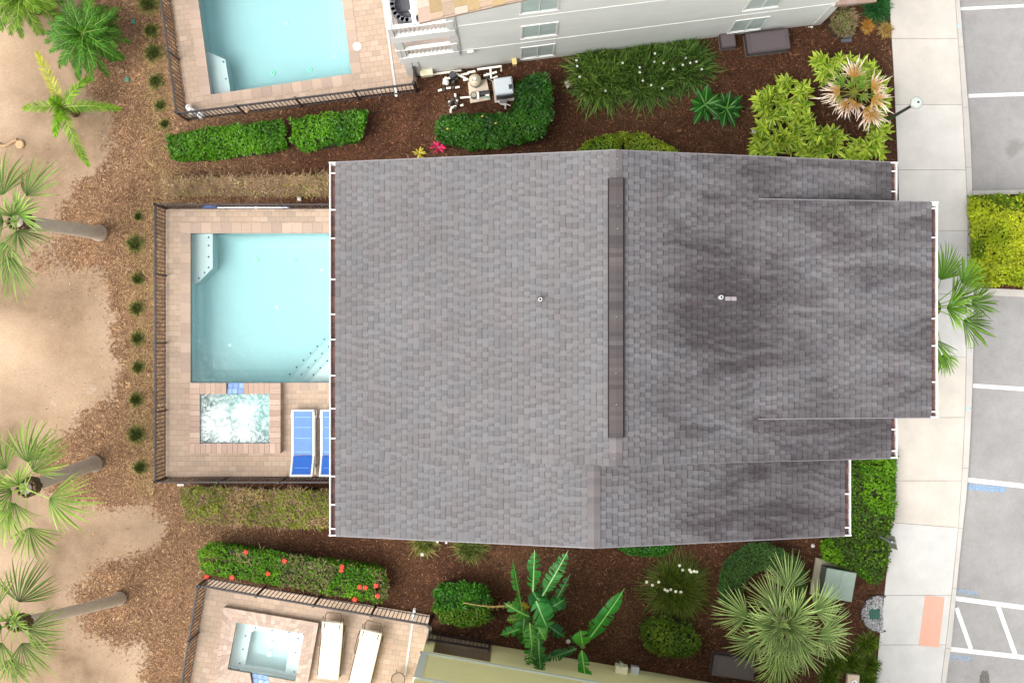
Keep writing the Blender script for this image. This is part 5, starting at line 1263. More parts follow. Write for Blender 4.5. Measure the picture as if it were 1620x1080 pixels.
fan_palm(1468, 490, 1472, 486, 5.0, .95, .85, 'bright fan palm reaching out from under the right-hand eave', 14, None, (66, 108, 22), (124, 164, 56), leaves=lv8, trunk_r=(.18, .15), droop=.5, join=.62, nseg=30, lv=.95, spread=R(64))
lv7 = [(84, 22, 1.3), (114, 35, .8), (168, 18, 1.3), (212, 20, 1.15), (262, 20, 1.1), (-58, 18, 1.0), (-18, 22, 1.3), (24, 20, 1.2), (48, 45, .7), (190, 50, .7), (285, 50, .7), (-38, 50, .7), (140, 55, .55), (238, 45, .75), (0, 65, .4), (90, 78, .3), (30, 70, .35, .7), (150, 68, .4, .7), (270, 72, .35, .7), (210, 60, .5, .8), (-30, 62, .5, .8), (-90, 5, 1.35), (-8, 8, 1.4)]
fan_palm(1226, 968, 1238, 985, 2.3, 1.0, .85, 'large silver-green fan palm in the lower right garden', 24, None, (72, 100, 42), (176, 198, 124), leaves=lv7, trunk_r=(.2, .18), nseg=30, droop=.45, lv=.74, spread=R(80), join=.42)
# dying palm
root = thing('dying_palm', tuple(W(1333, 160)), 'dying fan palm with orange and whitish-pink shrivelled leaves amid the ginger', 'palm tree')
m = MB(); m.tube([(0, 0, 0), (0, 0, .7), (0, 0, 1.5)], [.16, .13, .12], 12, lin((96, 78, 58))); m.build('trunk', TRUNK, root, smooth=True)
lm = LM()
for az, pl, rl, kind in ((95, .45, .55, 1), (15, .5, .5, 1), (-25, .55, .62, 1), (200, .5, .55, 0), (230, .45, .5, 1), (275, .35, .4, 1), (-60, .8, .55, 1), (150, .45, .5, 2), (70, .3, .4, 2), (45, .2, .35, 2), (330, .2, .3, 2), (120, .2, .32, 2), (250, .25, .4, 1), (300, .6, .45, 1), (180, .5, .5, 1)):
    a = R(az); e = R(25); D = np.array([math.cos(a)*math.cos(e), math.sin(a)*math.cos(e), math.sin(e)]); hub = np.array([0, 0, 1.5])+D*pl
    s = unit(np.cross(D, [0, 0, 1])); lm.ribbons(np.stack([np.array([0, 0, 1.5]), hub])[None], np.array([[.02, .012]]), s[None], lin((110, 116, 44))[None, None])
    ci, co, tp = [((110, 120, 44), (160, 150, 90), (226, 206, 186)), ((160, 118, 44), (206, 160, 112), (232, 208, 192)), ((76, 112, 30), (120, 150, 50), (150, 160, 90))][kind]
    fan(lm, hub, D, [0, 0, 1], rl*1.08, ci, co, 19, R(72), .6, .35, .5, [min(255, v*1.1) for v in tp], .9)
lm.build('crown', DRY, root)

# feathery palms in the upper left
sp = [(k*137.5+rng.uniform(-9, 9), 70-92*(k/43)**.85, 1.0+.5*(k/43)+rng.uniform(-.1, .15), rng.uniform(.9, 1.5), rng.uniform(-.3, .3)) for k in range(44)]
feather_palm(157, 72, 1.6, 'dense dark green feathery palm in the upper left', sp, .27, (22, 72, 8), (86, 140, 34), .2, wl=.009, nl=46)
sp = [(k*137.5+40+rng.uniform(-9, 9), 66-88*(k/31)**.85, 1.0+.55*(k/31), rng.uniform(.9, 1.4), rng.uniform(-.3, .3)) for k in range(32)]
feather_palm(60, 12, 1.6, 'lighter feathery palm cut by the top edge, left of the dense one', sp, .3, (52, 96, 10), (128, 158, 48), .2, wl=.009, nl=46)
yel = ((140, 150, 20), (176, 176, 50)); grn = ((62, 116, 12), (134, 172, 30))
sp = [(104, 42, 1.9, 1.35, .38, yel), (52, 40, 1.35, 1.5, -.25, grn), (2, 30, 1.75, 1.25, -.12, grn), (178, 30, 1.3, 1.3, .12, ((84, 120, 26), (140, 160, 60))), (262, 55, 1.0, 1.3, 0, grn), (-70, 30, 1.95, 1.3, .1, grn), (285, 75, .6, 1.2, 0, grn), (140, 78, .5, 1.0, 0, grn)]
feather_palm(119, 180, 1.2, 'young yellow-green feathery palm with few separate fronds on the sand', sp, .28, (80, 130, 16), (150, 180, 40), .1, wl=.013, nl=44)

# bananas
BAN = ((38, 120, 34), (60, 140, 48))
root = thing('banana_plant', tuple(W(855, 975)), 'tall banana plant with long ragged leaves spreading over the yellow wall', 'banana plant')
lm = LM(); m = MB()
def bl(cx, cy, h, az, el, L, wd, dr, col=(44, 122, 36), mid=(150, 200, 120), tears=.3, curl=0., roll=0.):
    q = W(cx, cy, h)-W(855, 975); big_leaf(lm, tuple(q), az, el, L, wd*1.35, dr, col, mid, tears, 34, curl, roll)
for x, y, h in ((850, 965, 2.0), (845, 990, 1.8), (870, 955, 1.8), (840, 950, 1.6)):
    q = W(x, y, h)-W(855, 975); m.tube([(q.x*.6, q.y*.6, 0), tuple(q)], [.1, .06], 10, lin((110, 130, 60)))
m.build('stem', TRUNK, root)
bl(826, 966, 2.2, 100, 35, 1.75, .12, .4, (60, 130, 48), (170, 205, 120), .35, .0, .9)
bl(843, 935, 2.3, 88, 30, 1.3, .16, .5, (44, 126, 46), (170, 210, 140), .3)
bl(858, 942, 2.3, 62, 30, 1.6, .17, .5, (58, 130, 60), (176, 214, 150), .4)
bl(872, 960, 1.9, 62, 30, 1.2, .11, .5, (60, 110, 58), (120, 160, 110), .3, 0, .5)
bl(850, 945, 2.4, -55, 15, .75, .2, .9, (26, 110, 36), (110, 170, 90), .1)
bl(848, 950, 2.5, -68, 10, .95, .26, .9, (60, 140, 60), (160, 210, 140), .15)
bl(843, 935, 2.2, 300, 20, .8, .2, 1.0, (20, 92, 30), (90, 150, 70), .1)
bl(850, 1000, 2.2, -85, 20, 1.5, .15, .9, (46, 104, 40), (120, 165, 90), .6)
bl(852, 1010, 2.3, -88, 10, 1.3, .13, 1.1, (58, 120, 44), (130, 170, 90), .7)
bl(833, 990, 1.8, 200, 15, .85, .13, .9, (52, 130, 40), (120, 180, 80), .2)
bl(845, 990, 1.7, 235, 15, .7, .19, 1.0, (36, 112, 26), (110, 170, 70), .1)
bl(830, 965, 1.9, 265, 50, .7, .18, 1.2, (48, 110, 36), (130, 170, 90), .5)
bl(862, 985, 1.5, -35, 20, .75, .15, .9, (34, 96, 48), (100, 150, 90), .2)
bl(848, 985, 2.1, 300, 40, .6, .16, 1.2, (88, 160, 60), (150, 200, 110), .2)
bl(872, 955, 1.6, 10, 40, .5, .16, 1., (34, 96, 36), (90, 140, 70), .2)
bl(838, 960, 1.5, 160, 40, .4, .08, 1., (176, 160, 40), (200, 170, 60), .4)
bl(838, 975, 2.0, 150, 40, .9, .15, 1.1, (70, 140, 50), (150, 200, 110), .35)
bl(856, 968, 2.2, 30, 35, .8, .16, 1.1, (40, 110, 40), (130, 180, 90), .3)
bl(844, 1002, 1.9, 262, 25, 1.0, .16, 1.0, (60, 134, 46), (140, 190, 100), .45)
bl(838, 985, 2.2, 275, 40, .8, .17, 1.3, (84, 150, 56), (160, 200, 120), .4)
bl(832, 975, 1.6, 190, 30, .6, .12, 1.1, (96, 140, 40), (150, 180, 80), .4)
bl(864, 950, 1.5, 100, 50, .7, .14, 1.1, (40, 104, 36), (110, 160, 80), .35)
lm.build('leaves', GLOSS, root)
root = thing('banana_plant', tuple(W(918, 1015)), 'shorter banana plant with one long leaf pointing up to the right', 'banana plant')
lm = LM(); m = MB(); m.tube([(0, 0, 0), tuple(W(922, 1022, 1.6)-W(918, 1015))], [.11, .07], 10, lin((100, 124, 56))); m.build('stem', TRUNK, root)
def bl2(cx, cy, h, *a, **k):
    q = W(cx, cy, h)-W(918, 1015); big_leaf(lm, tuple(q), *a, nseg=36, **k)
bl2(930, 1012, 1.8, 57, 30, 1.95, .22, .55, (46, 132, 42), (150, 205, 110), tears=.22)
bl2(922, 1020, 1.8, 100, 60, .55, .26, 1.5, (74, 160, 40), (150, 205, 100), tears=.03)
bl2(920, 1028, 1.7, -82, 15, 1.25, .2, .8, (56, 140, 36), (140, 200, 90), tears=.15)
bl2(912, 1025, 1.6, 198, 20, 1.1, .17, .8, (42, 100, 48), (100, 150, 90), tears=.45)
bl2(916, 1020, 1.4, 130, 20, .4, .12, 1., (40, 96, 40), (90, 140, 70), tears=.2)
bl2(932, 1000, 1.3, 60, 50, .6, .18, 1., (60, 120, 34), (110, 160, 70), tears=.3)
lm.build('leaves', GLOSS, root)
# dried fallen stalk by the block shrub
lm = LM(); t = np.linspace(0, 1, 14); pts = np.stack([[W(733+95*k, 953+6*math.sin(k*3), 1.25)[i] for i in range(3)] for k in t])
lm.ribbons(pts[None], np.linspace(.012, .03, 14)[None], np.array([[0, 1, 0.]]), lin((170, 150, 90))[None, None])
for i in range(60):
    q = pts[rng.integers(5, 14)]; d = unit(rng.normal(0, 1, 3)*[1.5, .7, .3]); lm.ribbons(np.stack([q, q+d*.06, q+d*.13])[None], np.array([[.006, .005, .001]]), unit(np.cross(d, [0, 0, 1]))[None], rcol((176, 148, 96), (120, 96, 56), 1)[:, None])
tag(lm.build('dry_stalk', DRY), 'dry yellow flower stalk lying across the top of the block-shaped shrub', 'stalk')
# straw around the feet of the grass tufts and in the mulch beds
lm = LM(); n = 2600; x = rng.normal(0, .28, n)+(225-810)/53; y = rng.uniform(-4.6, 8.8, n); x = np.where(y > 4, x+.5, x); a = rng.uniform(0, 6.28, n); l = rng.uniform(.08, .22, n)
P0 = np.stack([x, y, np.full(n, .02)], -1); D = np.stack([np.cos(a), np.sin(a), rng.uniform(0, .25, n)], -1); P1 = P0+D*l[:, None]*.5; P2 = P1+(D+rng.normal(0, .3, (n, 3))*[1, 1, .2])*l[:, None]*.5; P2[:, 2] = np.maximum(P2[:, 2], .02)
lm.ribbons(np.stack([P0, P1, P2], 1), np.array([[.004, .004, .001]]), unit(np.cross(D, [0, 0, 1])), np.repeat(rcol((176, 150, 106), (128, 112, 66), n)[:, None], 3, 1))
tag(lm.build('straw_litter', DRY), None, None, None, 'stuff')
for cx_, cy_, nn in ((560, 160, 0),): pass

# ============================================================ OBJECTS
# blue sling loungers
def blue_lounger(x, y, label):
    p = W(x, y, DECKZ); r = thing('sun_lounger', (p.x, p.y, DECKZ), label, 'sun lounger', 'blue sling loungers by the middle pool')
    bk = 1.33; hw = .31; zs = .33
    m = MB()
    for s in (-1, 1):
        m.box((s*hw, .26, zs), (.05, 1.33, .045)); m.box((s*(hw+.03), -.1, zs-.13), (.04, 1.75, .04))
    m.box((0, .92, zs), (.66, .05, .045))
    for s in (-1, 1):
        for yy in (.75, -.75): m.box((s*(hw+.03), yy, zs/2-.02), (.04, .05, zs-.0))
    m.build('frame', WHITE, r)
    f = MB(); N_ = 10
    for k in range(N_):
        a = .9-k*.13; f.box((0, a-.065, zs+.012-.004*(k % 2)), (.56, .128, .006), 0, lin((84, 120, 186)))
    f.build('sling', attr_mat('blue_sling', .6, None, 3, .12) if 'blue_sling' not in bpy.data.materials else bpy.data.materials['blue_sling'], r)
    f = MB()
    for yy in (.72, .42, .1, -.3): f.box((0, yy, zs+.019), (.48, .018, .004), 0, lin((130, 165, 222)))
    f.build('seam', PLAIN, r)
    b = MB(); y0 = -.40; ang = R(38)
    M = Matrix.Rotation(ang, 3, 'X') @ Matrix.Rotation(math.pi, 3, 'Z')
    Lb = .72; d = Vector((0, -math.cos(ang), math.sin(ang)))
    M = Matrix(((1, 0, 0), (0, math.cos(ang), math.sin(ang)), (0, -math.sin(ang), math.cos(ang))))
    o0 = Vector((0, y0, zs))
    for s in (-1, 1): b.box(o0+d*Lb/2+Vector((s*hw, 0, 0)), (.045, Lb, .04), M=M)
    b.box(o0+d*Lb, (.67, .05, .045), M=M)
    bf = b.build('back_frame', WHITE, r)
    b = MB(); b.box(o0+d*Lb*.5+Vector((0, 0, .01)), (.55, Lb-.06, .008), M=M, col=lin((40, 94, 176))); b.box(o0+d*Lb*.62+Vector((0, 0, .02)), (.42, .018, .004), M=M, col=lin((110, 150, 215)))
    b.build('back_sling', PLAIN, r)
    m = MB()
    for s in (-1, 1): m.tube([(s*(hw+.05), .92, .1), (s*(hw+.06), .7, zs-.12)], .02, 8); m.tube([(s*(hw+.04), y0-.25, zs-.14), (s*(hw-.0), y0-.35, zs+.24)], .014, 8); m.box((s*hw, y0, zs+.03), (.06, .05, .04))
    m.build('brace', WHITE, r)
blue_lounger(482, 697, 'blue sling lounger with white frame standing beside the hot tub')
blue_lounger(527.5, 697, 'blue sling lounger half hidden under the left eave')
# cream cushioned loungers
def cream_lounger(x, y, rz, label):
    p = W(x, y, DECKZ); r = thing('sun_lounger', (p.x, p.y, DECKZ), label, 'sun lounger', 'cream cushioned loungers on the lower deck', rz)
    br = lin((84, 66, 50)); m = MB()
    for s in (-1, 1):
        m.tube([(s*.33, -.85, .02), (s*.33, -.85, .28), (s*.33, .35, .28), (s*.33, .35, .02)], .016, 6, br)
        m.tube([(s*.35, .0, .3), (s*.37, .1, .48), (s*.37, .55, .48), (s*.35, .68, .3)], .014, 6, br)
    m.tube([(-.22, .62, .72), (-.24, .98, .52), (-.2, 1.05, .44), (.2, 1.05, .44), (.24, .98, .52), (.22, .62, .72)], .014, 6, br)
    for yy in (-.85, -.3, .3): m.tube([(-.33, yy, .28), (.33, yy, .28)], .012, 6, br)
    for s in (-1, 1): m.tube([(s*.33, .35, .28), (s*.3, .5, .02)], .016, 6, br); m.tube([(s*.3, .42, .3), (s*.3, .95, .56)], .014, 6, br)
    m.build('frame', PLAIN, r)
    c = MB(); c.box((0, -.28, .335), (.62, 1.3, .09), 0, lin((206, 196, 176)), bev=.02); c.build('seat_cushion', CREAM, r)
    ang = R(30); M = Matrix(((1, 0, 0), (0, math.cos(ang), -math.sin(ang)), (0, math.sin(ang), math.cos(ang))))
    c = MB(); c.box((0, .375+.25*math.cos(ang)-.03, .345+.27*math.sin(ang)), (.62, .58, .09), M=M, col=lin((210, 201, 182)), bev=.02); c.build('back_cushion', CREAM, r)
CREAM = attr_mat('cream_fabric', .9, None, 5, .06, .1, 40)
cream_lounger(526, 1020, R(-5.5), 'cream cushioned lounger nearer the lower hot tub')
cream_lounger(581, 1033, R(-13.5), 'cream cushioned lounger nearer the yellow house, tilted more')
# bistro table at the bottom
t = thing('side_table', tuple(W(632, 1068, DECKZ)), 'round black wrought-iron side table at the bottom by the yellow house', 'table')
m = MB(); pr = [(math.cos(2*math.pi*k/24)*.2, math.sin(2*math.pi*k/24)*.2, .5) for k in range(25)]; m.tube(pr, .013, 6, lin((50, 40, 36))); m.build('rim', PLAIN, t)
m = MB()
for k in range(3):
    a = k*2.1; m.tube([(math.cos(a)*.2, math.sin(a)*.2, .5), (math.cos(a)*.06, math.sin(a)*.06, .28), (math.cos(a)*.2, math.sin(a)*.2, 0)], .011, 6, lin((50, 40, 36)))
m.build('legs', PLAIN, t)
m = MB(); m.lathe((0, 0, .49), [(.18, 0), (.18, .008)], 24, lin((140, 120, 102))); m.build('tabletop', MATTE, t)
# channel drains with outlet pipe
for a, b, lab in (((598, -60), (626, 144), 'white channel drain crossing the top deck beside the white house'), ((640, 1072), (655, 970), 'white channel drain crossing the lower deck beside the yellow house')):
    A = W(*a); B = W(*b); d = B-A; L = d.length; rz = math.atan2(d.y, d.x); r = thing('channel_drain', tuple(A), lab, 'drain', 'channel drains', rz)
    m = MB(); m.box((L/2, 0, DECKZ+.012), (L, .065, .02), 0, lin((176, 172, 168)))
    m.build('grate', PLAIN, r)
    m = MB(); m.tube([(L-.05, 0, .05), (L+.1, 0, .06), (L+.14, 0, -.02)], .045, 10, lin((235, 235, 232))); m.build('outlet', PVC, r)
p = W(565, 73.5, .05); m = MB(); m.lathe((p.x, p.y, .032), [(.13, 0), (.13, .012), (.12, .016)], 28, lin((196, 190, 182))); m.lathe((p.x, p.y, .049), [(.09, 0), (.088, .002)], 24, lin((188, 182, 174)))
tag(m.build('skimmer_lid', PLAIN), 'round pale skimmer lid in the top deck, right of the pool', 'lid')
for x, y, z, lab, r_ in ((301, 172, .32, 'white jug nearest the fence corner, topmost of three', .085), (306.5, 179.5, .42, 'largest white jug in the middle of three at the fence corner', .115), (320, 184.5, .35, 'white jug lowest of three, partly behind the fence', .1)):
    p = W(x, y); m = MB(); m.lathe((p.x, p.y, .03), [(r_*.95, 0), (r_, .05), (r_, z*.75), (r_*.75, z*.95), (r_*.45, z), (r_*.42, z+.02)], 20, lin((224, 224, 222)))
    m.box((p.x, p.y, z+.06), (r_*.7, .03, .02), .6, lin((120, 120, 124))); tag(m.build('white_jug', PVC), lab, 'jug', 'white jugs in the corner of the top deck')
# ball on the fence post
p = W(390.5, 176, 1.55); m = MB(); m.lathe((p.x, p.y, 1.53), [(.02, 0), (.05, .03), (.06, .06), (.05, .09), (.02, .115)], 14, lin((150, 116, 84))); tag(m.build('post_finial', PLAIN), 'brown ball sitting on a post of the long top fence', 'finial')
# pool net leaning along the middle fence
r = thing('pool_net', tuple(W(332, 336)), 'long white pole with a dark blue net head lying along the middle deck fence', 'pool net')
zq = .9; o = W(332, 336); a = W(344, 328.5, zq)-o; b = W(455, 328.5, zq)-o
m = MB(); m.tube([a, b], .018, 8, lin((232, 234, 236))); m.lathe(W(405, 328.5, zq)-o-Vector((0, 0, .03)), [(.03, 0), (.035, .03), (.03, .06)], 10, lin((240, 240, 240))); m.build('pole', PVC, r)
m = MB(); m.box(W(332, 327.5, zq)-o, (.42, .1, .03), .05, lin((40, 52, 92)), bev=.01)
m.box(W(330, 326.5, zq)-o+Vector((0, 0, .022)), (.2, .03, .012), .05, lin((70, 90, 140))); m.build('net_head', PLAIN, r)
m = MB(); m.box(W(452, 328.2, zq)-o, (.22, .07, .03), -.1, lin((60, 66, 84))); m.build('grip', PLAIN, r)
# small ground items
def small_box(x, y, d, col, label, name='irrigation_box', cat='lid', rz=0.):
    p = W(x, y); m = MB(); m.box((p.x, p.y, d[2]/2-.01), d, rz, lin(col), bev=.015); m.box((p.x, p.y, d[2]-.008), (d[0]*.7, d[1]*.15, .012), rz, lin([c*.7 for c in col])); return tag(m.build(name, PLAIN), label, cat)
small_box(1338.5, 61.5, (.33, .22, .06), (84, 84, 92), 'small dark valve lid in the mulch below the thinning shrub', rz=.08)
small_box(474, 315, (.11, .11, .14), (214, 212, 206), 'tiny white box outside the middle deck fence', 'white_box', 'box')
small_box(201, 126, (.13, .13, .05), (70, 120, 100), 'green valve lid right below the dense feathery palm', 'valve_lid')
small_box(211, 34.5, (.12, .12, .05), (60, 120, 96), 'green valve lid near the top edge between palm and fence', 'valve_lid')
small_box(899, 134, (.17, .2, .08), (206, 190, 180), 'pale stone lying left of the strap-leaved clumps', 'stone', 'stone', .4)
small_box(1196, 208, (.25, .22, .12), (196, 182, 180), 'pale stone beside the left end of the ginger bed', 'stone', 'stone', .2)
small_box(286, 766.5, (.2, .06, .05), (220, 216, 208), 'white pipe stub outside the lower fence of the middle deck', 'pipe_stub', 'pipe')
def rock(x, y, r_, label, col=(206, 200, 190)):
    p = W(x, y); m = MB(); rr = random.Random(x); pts = []
    m.lathe((p.x, p.y, 0), [(r_, 0), (r_*1.05, r_*.3), (r_*.7, r_*.7), (r_*.25, r_*.85)], 9, lin(col)); o = m.build('ground_light', PLAIN); tag(o, label, 'light'); return o
rock(668, 876, .06, 'small white ground light left of the green grass clump under the roof')
rock(899, 1014, .07, 'small white ground light between the two banana plants')
rock(1286, 863, .06, 'small pale ground light between ring hedge and the roof corner')

# dug-out patch with rope end on the sand
lm = MB(); 
pth = [W(-6+k*6.5, 226+5*math.sin(k*.9), .03) for k in range(6)]
lm.tube(pth, .045, 8, lin((160, 130, 98))); p = W(32, 228.5); lm.lathe((p.x, p.y, 0), [(.14, 0), (.13, .05), (.1, .08), (.03, .08)], 16, lin((170, 140, 106)))
tag(lm.build('exposed_root', MATTE), 'tan exposed root with a round end in the sand at the left edge', 'root')

# AC units / dark boxes by white house
def ac(x, y, w, d, h, rz, label, name='condenser_unit'):
    p = W(x, y); r = thing(name, tuple(p), label, 'utility box', None, rz)
    m = MB(); m.box((0, 0, .03), (w+.02, d+.02, .06), 0, lin((110, 104, 100))); m.build('base', CONC, r)
    m = MB(); m.box((0, 0, h/2+.06), (w, d, h), 0, lin((78, 68, 70)), bev=.02)
    for k in range(int(h/.08)): 
        for s in (-1, 1): m.box((0, s*(d/2+.004), .12+k*.08), (w*.9, .012, .02), 0, lin((60, 54, 56)))
    m.build('cabinet', PLAIN, r)
    m = MB(); m.box((0, 0, h+.066), (w*.8, d*.8, .012), 0, lin((84, 74, 76)), bev=.004); m.build('lid', PLAIN, r)
ac(1149, 68, .44, .42, .35, an, 'small square dark unit against the white wall, left of the long one')
ac(1211, 70.5, 1.27, .6, .42, an, 'long low dark brown cabinet against the white wall')
ac(1157, 1050, 1.25, .62, .45, R(-8), 'dark grey cabinet under the silver palm beside the yellow wall')
# pool equipment
def cyl(m, x, y, z0, z1, r, col, o, n=18):
    q = W(x, y)-o; m.lathe((q.x, q.y, z0), [(r, 0), (r, z1-z0-.02), (r*.9, z1-z0)], n, lin(col))
def pipe(m, pts, r=.032, col=(236, 232, 216), o=None, z=.18):
    m.tube([W(x, y, zz if len(q) > 2 else z)-o for q in pts for (x, y, zz) in [(q+(z,))[:3]]], r, 10, lin(col))
o = W(757, 140); r = thing('pool_pump', tuple(o), 'pool pump and domed filter on a square pale pad inside the L-shaped hedge', 'pool pump')
m = MB(); m.prism([tuple((W(*q)-o)[:2]) for q in ((740, 131), (770, 126), (776, 158), (744, 164))], 0, .07, lin((198, 184, 166))); m.build('pad', CONC, r)
m = MB(); c = W(752, 132)-o; m.lathe((c.x, c.y, .07), [(.16, 0), (.175, .1), (.175, .4), (.185, .42), (.185, .46), (.165, .5), (.1, .58), (.04, .6)], 24, lin((190, 180, 158)))
m.build('filter_tank', PVC, r)
m = MB(); m.lathe((c.x, c.y, .47), [(.19, 0), (.19, .03)], 24, lin((60, 60, 60))); m.box((c.x, c.y, .68), (.07, .07, .08), .3, lin((236, 230, 214))); m.box((c.x, c.y-.02, .66), (.14, .05, .03), 0, lin((90, 88, 84))); m.build('clamp_band', PLAIN, r)
m = MB(); c = W(750, 153)-o; m.lathe((c.x, c.y, .07), [(.1, 0), (.1, .22), (.085, .25)], 18, lin((90, 88, 80))); m.lathe((c.x, c.y, .32), [(.07, 0), (.065, .012)], 16, lin((150, 144, 128)))
c2 = W(756, 151)-o; m.tube([(c2.x, c2.y, .16), (c2.x+.36, c2.y+.05, .16)], [.085, .085], 14, lin((58, 58, 60))); m.build('pump_body', PLAIN, r)
m = MB(); pipe(m, [(756, 146, .28), (757, 158, .3)], .04, o=o); pipe(m, [(768, 151, .2), (774, 150, .2)], .035, o=o); pipe(m, [(728, 155), (745, 153.5)], .032, o=o); pipe(m, [(766, 153, .25), (773, 156, .2)], .02, (120, 190, 170), o); m.build('fitting', PVC, r)
o = W(797, 144); r = thing('pool_heater', tuple(o), 'light grey square pool heater beside the L-shaped hedge', 'pool heater')
m = MB(); m.box((0, 0, .035), (.62, .66, .07), an, lin((176, 166, 154))); m.build('pad', CONC, r)
m = MB(); m.box((0, 0, .36), (.5, .52, .58), an, lin((70, 72, 76)), bev=.02); m.build('cabinet', PLAIN, r)
m = MB(); m.box((0, .03, .69), (.54, .5, .08), an, lin((172, 180, 186)), bev=.035); m.box((.2, 0, .69), (.1, .14, .09), an, lin((42, 44, 48))); m.build('top_cover', PLAIN, r)
m = MB(); m.box((-.02, -.36, .25), (.22, .1, .1), an, lin((96, 94, 92)));  m.tube([(-.16, -.34, .3), (-.1, -.42, .25), (.05, -.45, .2), (.05, -.55, .12)], .028, 8, lin((196, 198, 200))); m.tube([(-.02, -.4, .25), (.2, -.47, .2)], .02, 8, lin((200, 190, 180))); m.build('pipework', PVC, r)
o = W(720, 120); r = thing('pipe_manifold', tuple(o), 'white pipes and valves along the wall, with a black round motor on top', 'pipework')
m = MB()
for pts in ([(693, 144, .2), (699, 142, .2)], [(706, 140, .2), (713, 139, .2)], [(720, 139, .2), (727, 137.5, .2)], [(702, 133, .22), (702, 126, .3), (717, 122, .3)], [(705, 122, .3), (706, 130, .2)], [(722, 117, .25), (741, 127, .25)][:1]+[(740, 126, .25)],
            [(720, 148, .2), (721, 156, .15)], [(723, 165, .15), (723, 158, .25)], [(711, 160, .25), (711.5, 167, .15)], [(713, 171, .2), (722, 168, .2)], [(728, 167.5, .22), (733, 166, .22)], [(713, 173, .25), (713.5, 178, .15)],
            [(740, 115, .35), (752, 113, .35)], [(755, 110, .4), (793, 105, .4), (793, 112, .2)], [(765, 120, .3), (786, 114, .3)], [(776, 108, .35), (777, 124, .3), (787, 121, .3)], [(675, 119, .1), (730, 111.5, .12)], [(726, 119.5, .2), (742, 116, .2)], [(733, 127, .2), (741, 125.5, .2)]):
    pipe(m, pts, .034, o=o, z=.2)
m.build('pipes', PVC, r)
m = MB()
for x, y in ((702.5, 141.5), (716.5, 138.5), (717, 130), (722, 124), (716, 158), (722, 156), (712, 165), (720, 171), (770, 122), (722, 163)): q = W(x, y, .22)-o; m = MB(); m.lathe((q.x, q.y, .1), [(.05, 0), (.05, .14), (.035, .16)], 12, lin((70, 68, 68))); m.box((q.x, q.y, .265), (.12, .03, .02), x, lin((58, 56, 56))); m.build('valve', PLAIN, r)
m = MB(); q = W(716, 118, .55)-o; m.lathe((q.x, q.y, .2), [(.08, 0), (.105, .1), (.105, .35), (.09, .4)], 18, lin((56, 56, 60))); q = W(706, 129, .4)-o; m.build('motor', PLAIN, r)
m = MB(); m.lathe((q.x, q.y, .15), [(.08, 0), (.08, .2), (.03, .28)], 14, lin((240, 240, 238))); m.build('white_cap', PVC, r)
m = MB(); m.tube([W(770, 115, .3)-o, W(772, 124, .1)-o, W(780, 130, .06)-o, W(790, 127, .2)-o], .012, 6, lin((176, 172, 166))); m.build('hose', PVC, r)

# transformer
o = W(1314, 915); r = thing('transformer_cabinet', tuple(o), 'grey-green utility cabinet on a concrete pad between palm and hedge', 'utility box')
tz = R(-10)
m = MB(); m.box((0, 0, .05), (1.12, 1.1, .1), tz, lin((176, 168, 150)), bev=.02); m.build('pad', CONC, r)
m = MB(); m.box((.05, -.03, .5), (.84, .82, .82), tz, lin((88, 96, 90)), bev=.02); m.build('cabinet', PLAIN, r)
m = MB(); m.box((.05, -.03, .935), (.88, .86, .05), tz, lin((124, 140, 128)), bev=.015); m.box((.06, -.03, .962), (.012, .84, .006), tz, lin((98, 112, 102))); m.build('lid', PLAIN, r)
# gravel circle with grate, cut by the sidewalk
g = thing('drain_ring', tuple(W(1391, 970)), 'round patch of grey gravel with a green grate against the sidewalk', 'drain')
lm = LM(); n = 2600; a = rng.uniform(0, 2*np.pi, n); rr = .52*np.sqrt(rng.random(n)); x = rr*np.cos(a); y = rr*np.sin(a)
k = (x+W(1391, 970).x < (ip(SW_L, 970)-810)/53) & ~((np.abs(x+.15) < .17) & (np.abs(y+.01) < .16)); x = x[k]; y = y[k]; n = len(x)
a = rng.uniform(0, 6.28, n); D = unit(np.stack([np.cos(a), np.sin(a), rng.normal(0, .3, n)], -1)); lm.diamonds(np.stack([x, y, .035+rng.random(n)*.03], -1), D, unit(np.stack([rng.normal(0, .4, n), rng.normal(0, .4, n), np.ones(n)], -1)), .05, .02, np.repeat(rng.uniform(.16, .62, (n, 1)), 3, 1)*np.array([1, 1, 1.02]))
tag(lm.build('gravel', DRY, g), kind='stuff')
m = MB(); A = np.linspace(R(70), R(290), 24); m.tube([(math.cos(q)*.54, math.sin(q)*.54, .03) for q in A], .025, 6, lin((60, 54, 56))); m.build('edging', PLAIN, g)
m = MB(); m.box((-.15, -.01, .04), (.32, .3, .03), R(-5), lin((36, 92, 74)))
for k in range(5): m.box((-.15+(.06*k-.12), -.01, .062), (.022, .26, .014), R(-5), lin((30, 74, 62)))
m.build('grate', PLAIN, g)
# plinth at bottom
o = W(1347, 1075); r = thing('concrete_plinth', tuple(o), 'small concrete plinth with a white ring cap at the bottom edge', 'plinth')
m = MB(); m.box((0, 0, .12), (.36, .42, .24), R(-5), lin((196, 178, 156)), bev=.02); m.build('block', CONC, r)
m = MB(); m.lathe((.03, -.02, .24), [(.075, 0), (.075, .03), (.05, .035), (.03, .02)], 16, lin((240, 240, 238))); m.lathe((.03, -.02, .262), [(.028, 0), (.026, .003)], 10, lin((60, 56, 56))); m.build('cap', PVC, r)
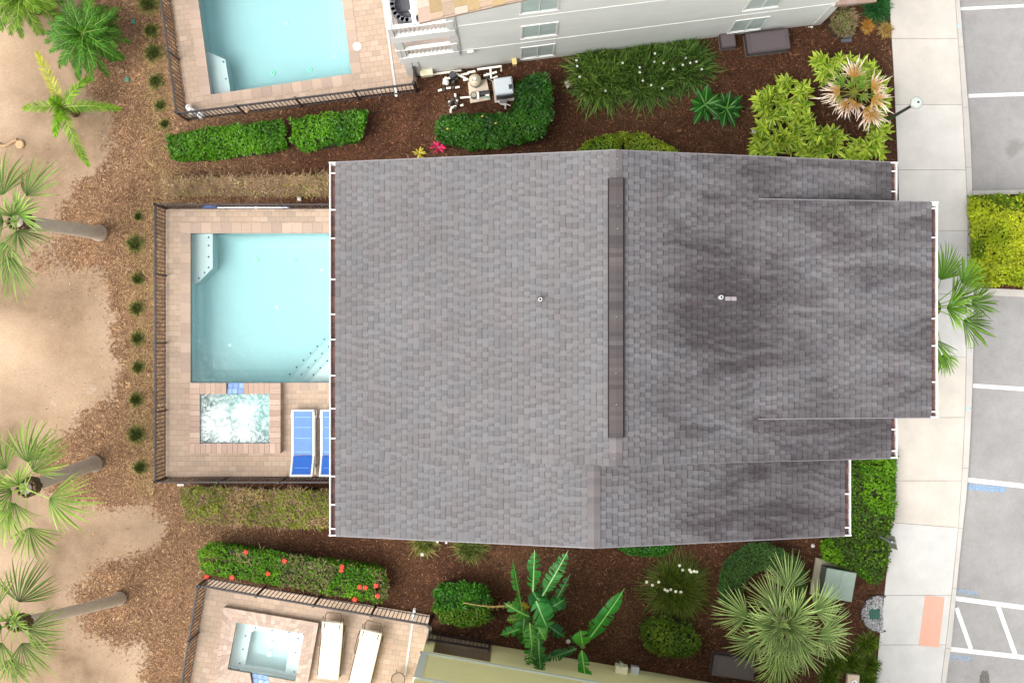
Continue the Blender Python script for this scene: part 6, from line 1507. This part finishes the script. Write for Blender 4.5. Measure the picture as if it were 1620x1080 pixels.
# lamp post
b = W(1390, 198); top = W(1450, 163, 3.9)
r = thing('street_lamp', tuple(b), 'dark green lamp post with a round pale lantern over the sidewalk', 'street lamp')
h = 3.75; d = top-b; d.z = 0
m = MB(); m.lathe((0, 0, 0), [(.13, 0), (.13, .25), (.07, .35), (.055, .4)], 16, lin((40, 52, 44))); m.tube([(0, 0, .35), (d.x*.5, d.y*.5, h*.5), (d.x, d.y, h)], [.052, .045, .04], 14, lin((46, 58, 50))); m.build('post', PLAIN, r)
m = MB(); m.lathe((d.x, d.y, h-.02), [(.05, 0), (.13, .04), (.17, .12), (.17, .2), (.14, .25), (.1, .27)], 24, lin((176, 186, 176))); ln = m.build('lantern', PLAIN, r, smooth=False)
m = MB(); m.lathe((d.x, d.y, h+.25), [(.1, 0), (.08, .03), (.035, .04)], 20, lin((190, 198, 190))); m.lathe((d.x+.01, d.y, h+.29), [(.035, 0), (.028, .03)], 12, lin((60, 62, 60))); m.build('cap', PLAIN, ln)
# accessible parking sign
b = W(1387, 846); r = thing('parking_sign', tuple(b), 'grey sign on a slanting-looking post where hedge meets sidewalk', 'sign')
d = W(1411, 857, 1.95)-b; m = MB(); m.tube([(0, 0, 0), (d.x, d.y, 1.95)], .028, 8, lin((150, 160, 166))); m.build('post', attr_mat('galvanised', .4, None, 8, .15, metal=.3), r)
Mx = Matrix.Rotation(R(12), 3, 'Z')
m = MB(); Mx = Mx @ Matrix.Rotation(R(6), 3, 'Y'); m.box((d.x+.05, d.y-.02, 1.78), (.02, .38, .62), M=Mx, col=lin((96, 100, 90))); m.box((d.x+.034, d.y-.02, 1.78), (.012, .05, .6), M=Mx, col=lin((150, 156, 158))); m.build('plate', PLAIN, r)

# oil spill and cracks on the asphalt
m = MB(); 
def blob(cx, cy, rx, ry, z, n=18, seed=1):
    rr = random.Random(seed); p = W(cx, cy); return [(p.x+math.cos(2*math.pi*k/n)*rx*rr.uniform(.75, 1.2), p.y+math.sin(2*math.pi*k/n)*ry*rr.uniform(.75, 1.2), z) for k in range(n)]
pts = blob(1560, 1076, .16, .3, -.113, seed=3); m.add(pts, [tuple(range(18))], lin((96, 90, 80))); m.build('oil_stain', paint_mat('oil', (84, 80, 72), .52), kind='structure')
print('objects', len(bpy.data.objects))
